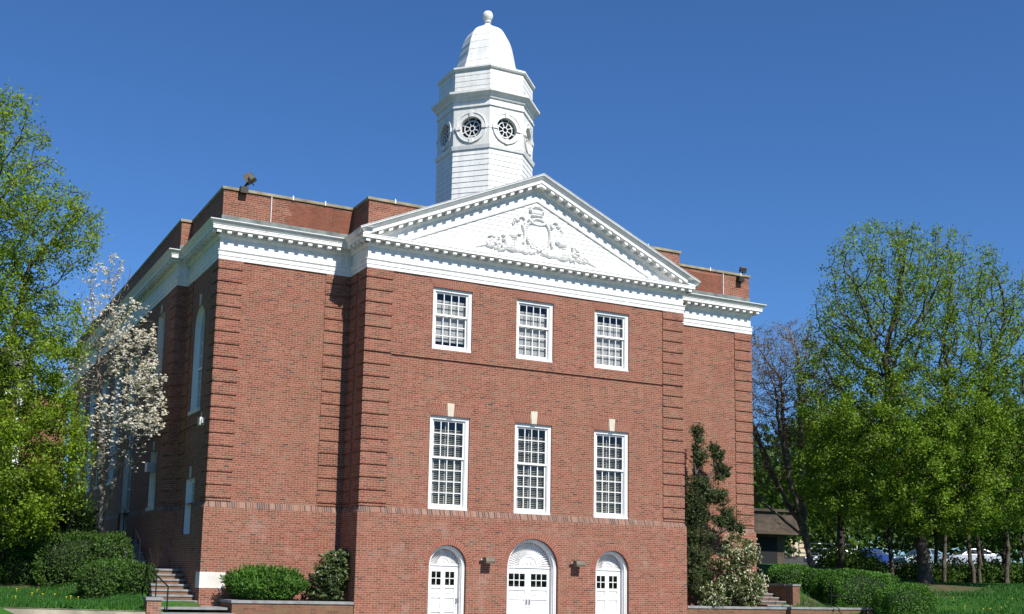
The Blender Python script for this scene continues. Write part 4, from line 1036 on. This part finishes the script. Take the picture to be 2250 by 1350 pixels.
# nearly bare, red-budded tree
bz = gzf(28.9, 10.5)
tree('budding_tree', 'nearly bare tree with red-brown buds and grey branches beside the right wing', 'tree', (28.9,10.5,bz),
     [(26.4,10.4,11.0,2.4,2.2,3.9,1.2),(28.2,10.2,12.4,1.8,1.8,2.8),(25.4,10.8,8.2,1.9,1.8,2.8,.8)],
     11000, [[(28.4,10.5,4.2),(27.4,10.4,7.0),(27.0,10.3,10.5)],[(28.4,10.5,4.2),(26.9,10.6,6.6),(25.6,10.9,9.6)],[(28.5,10.5,4.5),(28.2,10.3,8.5),(28.1,10.2,12.5)],[(28.4,10.5,3.9),(26.6,10.7,5.2),(24.8,11.0,6.4)],
            [(28.4,10.5,4.2),(27.0,10.1,7.4),(26.2,9.9,11.0)],[(28.4,10.5,4.2),(26.6,11.0,7.4),(25.4,11.2,10.4)],[(28.3,10.4,3.6),(26.3,10.3,4.6)],[(28.5,10.5,4.5),(27.6,10.8,8.5),(27.4,10.8,12.0)]],
     .24, 'bud', 21000, .075, 9, step=.28, dk=.28, r_tip=.0095, bark='bark_pale', spread=.1, trop=(-.02,0,.14), tipmax=3)
# trees behind
BACK = [('leafy_tree','dense green tree right behind the big forked tree',(42.0,9.5),[(42,9.5,10.2,3.6,3.2,4.0),(41,9.8,6.2,4.2,3.5,3.2)],.22,9000,31),
 ('leafy_tree','green tree behind the parked cars, left of the big forked tree',(35.9,15.5),[(35.6,15.4,10.2,3.2,3.0,3.8),(35.2,15.5,7.4,3.4,3.0,2.2)],.22,8000,32),
 ('leafy_tree','bushy green tree between the bare tree and the big forked tree',(31.9,11.5),[(31.5,11.2,8.2,2.8,2.5,3.2),(29.6,11.2,7.6,2.5,2.2,2.9)],.16,12000,33)]
for nm, lab, (x, y), el, rb, nl, sd in BACK:
    z = gzf(x, y); tree(nm, lab, 'tree', (x,y,z), el, 900, [[(x,y,z+3),(x-.2,y,z+6.5)]], rb, 'leaf_back' if sd != 33 else 'leaf_right', nl, .19, sd, step=.42, dk=.6, spread=.28)
# slender trunks at the right edge
SL = [(35.2,7.8,.10),(36.6,7.2,.14),(38.4,8.3,.12),(39.6,7.6,.11),(40.9,7.4,.17),(43.8,12.4,.13),(37.8,10.6,.10),(41.5,10.8,.12),(34.2,10.2,.11)]
first = None
for k, (x, y, rb) in enumerate(SL):
    z = gzf(x, y)-.05
    if k % 3 == 0:
        first = tree('slender_tree', None, 'tree', (x,y,z), [(x,y,z+6.6,2.0,1.9,2.9),(x,y,z+3.9,1.9,1.8,1.2)], 420, [[(x+.15,y,z+2.5),(x-.1,y+.1,z+6)]], rb, 'leaf_back', 4200, .17, 60+k, step=.4, dk=.5, spread=.25, group='slender trees at the right edge')[0]
        o = first
    else:
        o = copy_tree(first); o.location = (x, y, z); o.rotation_euler = (0,0,1.9*k)
    o['label'] = 'slender dark-trunked tree in the thicket at the right edge'
# distant wood
rng = np.random.default_rng(77)
P = []
for k in range(95):
    a = rng.random(); x = 34+98*a+rng.normal()*4; y = 66-52*a+rng.normal()*6+10*rng.random(); z = float(ground_z(np.array([x]), np.array([y]))[0]); h = 8+5*rng.random()
    P.append(in_ell(rng, [(x,y,z+h*.55,4.4,4.4,h*.55)], 1000))
P = np.concatenate(P); v, f = leaf_quads(rng, P, .62, wd=.75)
tag(np_mesh('distant_wood', v, f, M['leaf_back']), 'far-off green wood behind the parked cars', 'woodland', kind='stuff')

# ---- clipped hedges and shrubs
def superell(rng, n, c, r, e=3.2, shell=.14):
    d = rnd_dir(rng, n); k = (np.abs(d)**e).sum(1)**(-1/e); s = 1-shell*rng.random(n)**1.5
    lump = 1+.05*np.sin(d[:, 0]*5+c[0])*np.cos(d[:, 2]*6+c[1])+.04*np.sin(d[:, 1]*9)
    p = d*(k*s*lump)[:, None]
    nr = np.sign(d)*np.abs(d)**(e-1)/np.array(r); nr /= np.linalg.norm(nr, axis=1, keepdims=True)
    return np.array(c)+p*np.array(r), nr
def shrub(name, label, cat, parts, leaf, n, size, seed, wd=.28, e=3.2, core=.86, group=None, stems=True, shell=.16, tufts=0, up=.4):
    rng = np.random.default_rng(seed); c0 = parts[0]
    zb = min(p[2]-p[5] for p in parts); t = thing(name, label, cat, (c0[0], c0[1], zb), group)
    V = []; Fs = []; off = 0; area = np.array([p[3]*p[5]+p[4]*p[5]+p[3]*p[4] for p in parts]); area /= area.sum()
    for p, a in zip(parts, area):
        k = int(n*a); q, nr = superell(rng, k, p[:3], p[3:6], e, shell)
        q = q[q[:, 2] > zb-.05] if False else q
        ax = nr+np.array([0,0,up])
        v, f = leaf_quads(rng, q, size, wd=wd, nrm=rnd_dir(rng, len(q)), axis_=ax); V.append(v); Fs.append(f+off); off += len(v)
        if tufts:       # longer shoots breaking the outline
            q, nr = superell(rng, tufts, p[:3], p[3:6], e, .03); q = q[nr[:, 2] > -.1]; nr = nr[nr[:, 2] > -.1]
            for j in range(3):
                v, f = leaf_quads(rng, q+nr*size*(.3+.35*j), size*1.2, wd=wd, nrm=rnd_dir(rng, len(q)), axis_=nr*1.5+np.array([0,0,.8])); V.append(v); Fs.append(f+off); off += len(v)
    np_mesh('foliage', np.concatenate(V), np.concatenate(Fs), M[leaf], t, t.location)
    m = MB()
    for p in parts:
        for k in range(3 if stems else 0): a = rng.random()*6.28; m.cyl((p[0]+.4*p[3]*math.cos(a), p[1]+.4*p[4]*math.sin(a), p[2]-p[5]-.25), (p[0]+.2*p[3]*math.cos(a), p[1]+.2*p[4]*math.sin(a), p[2]), .035, .02, 5)
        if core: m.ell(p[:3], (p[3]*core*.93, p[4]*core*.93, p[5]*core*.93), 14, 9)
    m.build('stems_and_shade_core', M['core'], t)  # real stems, plus added dark blobs that block light and stand for inner shade
    return t
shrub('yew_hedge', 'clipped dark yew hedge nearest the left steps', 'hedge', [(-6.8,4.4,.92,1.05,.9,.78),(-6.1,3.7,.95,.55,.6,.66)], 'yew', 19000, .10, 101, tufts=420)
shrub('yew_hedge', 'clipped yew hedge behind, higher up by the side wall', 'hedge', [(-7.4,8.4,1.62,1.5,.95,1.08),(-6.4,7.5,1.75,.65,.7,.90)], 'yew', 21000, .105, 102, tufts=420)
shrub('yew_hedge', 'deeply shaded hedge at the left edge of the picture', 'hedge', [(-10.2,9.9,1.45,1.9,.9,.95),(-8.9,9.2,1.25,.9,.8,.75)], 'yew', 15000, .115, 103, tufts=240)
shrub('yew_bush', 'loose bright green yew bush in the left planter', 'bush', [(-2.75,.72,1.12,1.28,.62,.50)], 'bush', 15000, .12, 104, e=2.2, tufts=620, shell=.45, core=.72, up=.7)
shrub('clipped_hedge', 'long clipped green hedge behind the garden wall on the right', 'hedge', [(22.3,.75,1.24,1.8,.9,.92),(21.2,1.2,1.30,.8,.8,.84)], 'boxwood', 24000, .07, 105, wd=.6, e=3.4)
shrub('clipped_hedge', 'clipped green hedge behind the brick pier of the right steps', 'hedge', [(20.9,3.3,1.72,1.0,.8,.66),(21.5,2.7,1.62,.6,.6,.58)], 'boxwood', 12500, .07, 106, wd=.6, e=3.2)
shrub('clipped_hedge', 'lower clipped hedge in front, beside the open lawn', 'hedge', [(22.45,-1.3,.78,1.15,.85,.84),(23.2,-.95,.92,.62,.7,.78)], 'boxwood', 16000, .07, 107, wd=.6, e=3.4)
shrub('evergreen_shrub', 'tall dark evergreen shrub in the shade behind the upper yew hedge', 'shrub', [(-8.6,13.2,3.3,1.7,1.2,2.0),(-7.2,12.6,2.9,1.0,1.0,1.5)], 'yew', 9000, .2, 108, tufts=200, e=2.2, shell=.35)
# undergrowth beneath the trees on the right
rng = np.random.default_rng(88); P = []
for k in range(60):
    x = 32+13*rng.random(); y = 9.2+5*rng.random()-.13*(x-32); z = gzf(x, y); h = .7+.8*rng.random()
    P.append(in_ell(rng, [(x,y,z+h*.5,1.0,.8,h*.6)], 420))
P = np.concatenate(P); v, f = leaf_quads(rng, P, .15, wd=.6)
tag(np_mesh('undergrowth', v, f, M['leaf_back']), 'dark leafy undergrowth between the trunks at the right edge', 'undergrowth', kind='stuff')
# rhododendron in the left planter
def whorl_shrub(name, label, cat, base, clumps, leaf, per, size, seed, flower=None, nf=0, fsize=.08, stem_r=.05, wd=.32):
    rng = np.random.default_rng(seed); t = thing(name, label, cat, base)
    m = MB()
    for c in clumps:
        b = Vector(base); mid = b.lerp(Vector(c[:3]), .5)+Vector((rng.normal()*.08, rng.normal()*.06, .1)); m.cyl(b, mid, stem_r, stem_r*.7, 6); m.cyl(mid, c[:3], stem_r*.7, stem_r*.3, 6)
    m.build('trunk', M['bark'], t)
    V = []; Fs = []; off = 0; FV = []; FF = []; foff = 0
    for c in clumps:
        r = c[3]; k = max(4, int(per*r*r*14)); d = rnd_dir(rng, k); hub = np.array(c[:3])+d*(r*(.55+.45*rng.random((k, 1))))
        ax = rnd_dir(rng, k*7); ax[:, 2] = ax[:, 2]*.5+.1; q = np.repeat(hub, 7, 0)
        v, f = leaf_quads(rng, q+ax*size*.45, size, wd=wd, axis_=ax*2, up=.5); V.append(v); Fs.append(f+off); off += len(v)
        if flower:
            k = int(nf*r*r*14); d = rnd_dir(rng, k); d[:, 2] = d[:, 2]*.8+.25; d[:, 1] -= .25; hub = np.array(c[:3])+d*r*(.85+.2*rng.random((k, 1)))
            q = np.repeat(hub, 5, 0)+rng.normal(size=(k*5, 3))*fsize*.45
            v, f = leaf_quads(rng, q, fsize, wd=.5, axis_=np.tile([[0,0,-.8]], (len(q), 1))); FV.append(v); FF.append(f+foff); foff += len(v)
    np_mesh('foliage', np.concatenate(V), np.concatenate(Fs), M[leaf], t, base)
    if flower: np_mesh('flowers', np.concatenate(FV), np.concatenate(FF), M[flower], t, base)
    return t
whorl_shrub('rhododendron', 'leggy rhododendron with pale leathery leaves in the left planter by the inner corner', 'shrub', (-.62,.75,.50),
    [(-.30,.7,1.95,.42),(-.72,.7,1.78,.38),(-.12,.65,1.72,.30),(-.28,.6,1.45,.40),(-.95,.6,1.42,.34),(-.62,.55,1.15,.34),(-1.02,.7,.84,.30),(-.45,.6,.80,.24),(-.18,.7,1.22,.28)], 'rhodo', 34, .16, 111, 'cream', 2.2, .05)
# pieris and juniper in the right planter
J = lambda zx, zy: (14.0+(zx-215)/135.0, 7.46-(zy-110)/166.0)
cl = []
for zx, zy, r in ((420,880,95),(500,930,75),(370,960,80),(460,1010,60),(500,1100,95),(420,1110,85),(560,1160,80),(250,1180,80),(330,1190,75),(230,1250,60),(560,1090,60),(350,1100,60),(470,1190,60)):
    x, z = J(zx, zy); cl.append((x, .45+.25*math.sin(zx), z, r/150.0))
whorl_shrub('pieris_shrub', 'evergreen shrub covered in drooping cream flowers in the right planter', 'shrub', (15.9,.6,.52), cl, 'pieris', 28, .12, 112, 'cream', 12, .075, .05, .42)
rng = np.random.default_rng(113); base = (14.0,.75,.5)
t = thing('juniper_tree', 'scraggly dark juniper with bare limbs against the right wing', 'tree', base)
cl = [(215,130,34),(222,185,30),(205,235,22),(240,290,50),(222,330,36),(325,235,32),(345,290,36),(370,265,22),(350,345,34),(385,370,34),(360,415,30),(410,395,20),(195,480,52),(250,480,55),(290,540,60),(350,560,50),(380,525,30),(180,560,58),(230,610,62),(180,660,58),(250,680,40),(200,740,55),(390,650,40),(430,670,40),(380,710,45),(440,735,45),(490,740,32),(340,690,34),(170,800,44),(230,820,42),(300,800,34),(190,880,60),(240,930,62),(170,960,50),(230,1010,58),(180,1060,60),(270,1040,44),(200,1120,50)]
V = []; Fs = []; off = 0; m = MB()
stem = [(14.0,.75,.5)]
for zx, zy in ((205,1050),(215,900),(205,760),(212,600),(210,440),(212,380)): x, z = J(zx, zy); stem.append((x,.75+.1*math.sin(zy),z))
rr = .10
for a, b in zip(stem, stem[1:]): m.cyl(a, b, rr, rr*.84, 7); rr *= .84
for path in ([(212,520),(290,455),(330,370)],[(215,760),(330,800),(395,770),(440,735)],[(212,620),(290,560)],[(212,420),(240,330)],[(210,420),(195,300),(218,200)],[(330,370),(335,300),(370,300)],[(330,380),(375,400)]):
    pp = [J(*q) for q in path]; r0 = .05
    for a, b in zip(pp, pp[1:]): m.cyl((a[0],.72,a[1]), (b[0],.70,b[1]), r0, r0*.75, 6); r0 *= .75
m.build('trunk', M['bark'], t)
for zx, zy, r in cl:         # sprays that start at the clump's middle and reach outward and up, needles along each
    x, z = J(zx, zy); r /= 150.0; k = int(170*r)+16
    d = rnd_dir(rng, k)*np.array([1,.8,.75])+np.array([.12,-.1,.45]); d /= np.linalg.norm(d, axis=1, keepdims=True)
    ln = r*(.55+.85*rng.random((k, 1))); c0 = np.array((x, .70, z-.12))+rng.normal(size=(k, 3))*r*.28
    tt = np.repeat(np.linspace(.15, 1, 13)[None], k, 0)[..., None]
    q = (c0[:, None]+d[:, None]*ln[:, None]*tt+np.array([0,0,.10])*r*tt**2).reshape(-1, 3)+rng.normal(size=(k*13, 3))*.018
    ax = np.repeat(d, 13, 0)+rnd_dir(rng, k*13)*.55; v, f = leaf_quads(rng, q, .11, wd=.26, nrm=rnd_dir(rng, len(q)), axis_=ax); V.append(v); Fs.append(f+off); off += len(v)
np_mesh('foliage', np.concatenate(V), np.concatenate(Fs), M['juniper'], t, base)

# ---- grass blades on the two lawns, with dandelions
M['grass'] = leaf_mat('grass_blades', (.022,.098,.012), (.052,.155,.018), .3)
rng = np.random.default_rng(5)
def blades(n, x0, x1, y0, y1, ok):
    x = x0+(x1-x0)*rng.random(n); y = y0+(y1-y0)*rng.random(n); k = ok(x, y); x, y = x[k], y[k]
    return np.stack([x, y, ground_z(x, y)], 1)
bl = np.concatenate([blades(26000, -14, -6.2, -.3, 8, lambda x, y: (y > front_line(x)+.05)), blades(60000, 19, 46, -10, 8, lambda x, y: ((x-29.3)**2+(y-3.0)**2 > 4) & (y < 8.0))])
n = len(bl); a = rng.random(n)*6.28; h = .06+.07*rng.random(n); lean = rng.normal(size=(n, 2))*.03; wv = .012+.012*rng.random(n)
dx, dy = np.cos(a)*wv, np.sin(a)*wv
v = np.stack([bl+np.stack([-dx,-dy,-.01+0*dx],1), bl+np.stack([dx,dy,-.01+0*dx],1), bl+np.stack([lean[:,0]+dx*.2,lean[:,1]+dy*.2,h],1), bl+np.stack([lean[:,0]-dx*.2,lean[:,1]-dy*.2,h],1)], 1).reshape(-1, 3)
tag(np_mesh('grass', v, np.arange(4*n).reshape(n, 4), M['grass']), 'short green grass on both lawns', 'grass', kind='stuff')
M['dandelion'] = plain('dandelion_yellow', (.75,.55,.03), .8, var=.1)
m = MB(); m.lathe([(.0,.02),(.02,.02),(.028,.03),(.02,.042),(.0,.045)], n=8); m.cyl((0,0,-.12),(0,0,.02),.006,n=4); dm = m.mesh('dandelion', M['dandelion'])
for k, (x, y) in enumerate([(-9.3,4.2),(-9.0,4.0),(-8.6,4.3),(-8.2,3.6),(-8.0,3.4),(-8.4,3.1),(-9.9,3.0),(-9.6,6.0),(-9.0,5.6)]):
    tag(link(dm, 'dandelion', None, (x,y,gzf(x,y)+.13), k), 'small yellow dandelion in the grass of the left lawn', 'flower', 'dandelions on the left lawn')
for k, (x, y) in enumerate([(25.2,-4.6),(25.4,-4.8),(25.7,-4.4),(25.0,-5.2),(24.0,-3.6),(23.4,-4.4),(26.4,-3.0),(25.5,-1.0),(22.6,-5.5),(24.7,-2.2),(27.8,-3.9),(23.8,-5.8)]):
    tag(link(dm, 'dandelion', None, (x,y,gzf(x,y)+.13), k), 'small yellow dandelion in the grass of the right lawn', 'flower', 'dandelions on the right lawn')

# ---- parked cars beyond the trees
def car_paint(name, c):
    m, nt, b = new_mat(name); b.inputs["Base Color"].default_value = (*c, 1); b.inputs["Roughness"].default_value = .28; b.inputs["Metallic"].default_value = .25; b.inputs["Coat Weight"].default_value = .6; return m
M['tyre'] = plain('tyre', (.02,.02,.02), .9, var=0); M['car_glass'] = plain('car_glass', (.03,.04,.05), .08, var=0, spec=.8); M['red_lens'] = plain('red_lens', (.55,.02,.015), .2, var=0); M['clear_lens'] = plain('clear_lens', (.7,.7,.68), .15, var=0)
def car(label, x, y, rz, paint, group='cars parked beyond the trees'):
    z = float(ground_z(np.array([x]), np.array([y]))[0])-.18
    t = thing('parked_car', label, 'car', (0,0,0), group)
    b = MB(); hwid = .86
    lower = [(-2.2,.30),(-2.24,.62),(-2.12,.88),(-1.45,.96),(1.05,.94),(1.95,.80),(2.22,.62),(2.22,.32),(1.78,.26),(1.70,.50),(1.50,.66),(1.28,.66),(1.08,.50),(1.0,.24),(-1.0,.24),(-1.08,.50),(-1.28,.66),(-1.50,.66),(-1.70,.50),(-1.78,.28)]
    b.ext(lower, lambda u, v: (u, -hwid, v), lambda u, v: (u, hwid, v))
    roof = [(-1.60,.95),(-.95,1.36),(-.35,1.44),(.25,1.40),(1.02,.93)]
    b.ext([(u, v) for u, v in roof], lambda u, v: (u, -(hwid-.02-.30*(v-.93)/.5), v), lambda u, v: (u, hwid-.02-.30*(v-.93)/.5, v))
    b.build('body', paint, t)
    gl = MB()
    for s in (-1,1):
        P = lambda u, v: (u, s*(hwid-.012-.30*(v-.93)/.5), v)
        gl.poly([P(-1.30,1.0),P(-.30,1.0),P(-.30,1.37),P(-.82,1.33)]); gl.poly([P(-.22,1.0),P(.78,1.0),P(.20,1.34),P(-.22,1.37)])
    gl.poly([(.98,-.70,.975),(.98,.70,.975),(.32,.55,1.375),(.32,-.55,1.375)]); gl.poly([(-1.55,-.70,1.0),(-1.55,.70,1.0),(-1.02,.55,1.335),(-1.02,-.55,1.335)])
    gl.build('windows', M['car_glass'], t)
    for u in (-1.39, 1.39):
        for s in (-1,1):
            wv_ = MB(); wv_.cyl((u,s*.66,.32),(u,s*.88,.32),.32,n=18); wl = wv_.build('wheel', M['tyre'], t)
            rv = MB(); rv.cyl((u,s*.86,.32),(u,s*.888,.32),.19,n=14); rv.build('rim', M['steel'], wl)
    for s in (-1,1):
        q = MB(); q.box(-2.25,-2.14,s*.52,s*.84,.62,.80); q.build('tail_light', M['red_lens'], t)
        q = MB(); q.box(2.05,2.215,s*.50,s*.80,.60,.72); q.build('headlight', M['clear_lens'], t)
    t.location = (x, y, z); t.rotation_euler = (0,0,rz)
    return t
CPT = {k: car_paint('paint_'+k, c) for k, c in (('white',(.72,.74,.76)),('blue',(.03,.07,.30)),('teal',(.20,.30,.33)),('silver',(.55,.57,.60)))}
car('white sedan parked left of the blue car', 57.9, 38.6, R_(-20)+math.pi, CPT['white'])
car('dark blue car with a lit-looking red tail lamp', 58.4, 34.9, R_(195)-math.pi, CPT['blue'])
car('grey-green car half hidden behind the trunk', 60.4, 31.6, R_(170), CPT['teal'])
car('white car at the right end, seen past the thick trunk', 61.6, 28.0, R_(150), CPT['silver'])
t = thing('metal_railing', 'white metal ramp railing behind the white sedan', 'railing', (65.5,45,4))
m = MB(); z0 = gzf(65,45)
for dz in (.3,.75,1.2): m.tube([(61.6,46.6,z0+dz),(66.5,44.4,z0+dz)], .05)
m.tube([(64.0,45.5,z0),(66.0,44.6,z0+1.2),(67.4,44.0,z0+1.9)], .08)
m.build('rails', M['white_clean'], t)
for k in range(6): q = MB(); q.cyl((61.6+.98*k,46.6-.44*k,z0-.3),(61.6+.98*k,46.6-.44*k,z0+1.2),.05); q.build('post', M['white_clean'], t)

# ---- buildings in the distance
M['tanwall'] = brick_mat('brown_block', [(0,(.05,.042,.035)),(.3,(.06,.05,.042)),(.7,(.068,.056,.046))], (.055,.048,.042), bw=1.2, rh=.6, ms=.012, headers=False, white=False)
def R2(ang, c): 
    ca, sa = math.cos(ang), math.sin(ang); return lambda u, v, z: (c[0]+u*ca-v*sa, c[1]+u*sa+v*ca, z)
t = thing('office_block', 'brown concrete building with an overhanging upper floor behind the bare tree', 'building', (46,36,2.8))
T = R2(R_(-12), (42.0,34.5))
def tbox(m, u0, u1, v0, v1, z0, z1, mt=0):
    a = [T(u0,v0,z0),T(u1,v0,z0),T(u1,v1,z0),T(u0,v1,z0),T(u0,v0,z1),T(u1,v0,z1),T(u1,v1,z1),T(u0,v1,z1)]
    for q in ((0,3,2,1),(4,5,6,7),(0,1,5,4),(1,2,6,5),(2,3,7,6),(3,0,4,7)): m.poly([a[k] for k in q], mt)
m = MB(); tbox(m, 0, 6.6, 1.2, 14, 1.5, 5.2); tbox(m, -.6, 7.2, 0, 14.6, 5.2, 6.9); m.build('wall', M['tanwall'], t)
m = MB(); tbox(m, -.8, 7.4, -.2, 14.8, 6.9, 7.1); m.build('roof', M['tanwall'], t)
for k in range(2): m = MB(); tbox(m, .8+3.0*k, 3.0+3.0*k, 1.17, 1.25, 2.9, 5.0); m.build('window', M['dark'], t)
t = thing('storage_shed', 'pale yellow block in sunlight behind the parked cars', 'building', (66,50,4))
m = MB(); m.box(60, 68, 52, 58, 2.5, 6.2); m.build('wall', plain('cream_wall', (.55,.47,.33), .9), t)
m = MB(); m.box(59.6, 68.4, 51.6, 58.4, 6.2, 6.5); m.build('roof', M['roof'], t)
t = thing('brick_house', 'distant pinkish brick house with white trim behind the left tree', 'house', (-9,47,2.9))
m = MB(); m.box(-20, -3.4, 47, 58, 2, 12.9); m.build('wall', M['brick'], t)
m = MB(); m.ext([(46.3,13.3),(58.7,13.3),(52.5,17.0)], lambda a, b: (-20.6,a,b), lambda a, b: (-5.6,a,b)); m.build('roof', M['roof'], t)
m = MB(); m.box(-20.5, -5.7, 46.4, 46.98, 12.7, 13.28); m.build('eaves', M['white_clean'], t)
for x in (-6.6,-9.7,-12.8): m = MB(); m.box(x-.2, x+.2, 45.2, 45.6, 2.4, 12.7); m.build('porch_column', M['white_clean'], t)
for x in (-8.1,-11.2,-14.3): 
    for z in (4.6,8.4): m = MB(); m.box(x-.6, x+.6, 46.93, 47.01, z, z+2.2); m.build('window', M['car_glass'], t)
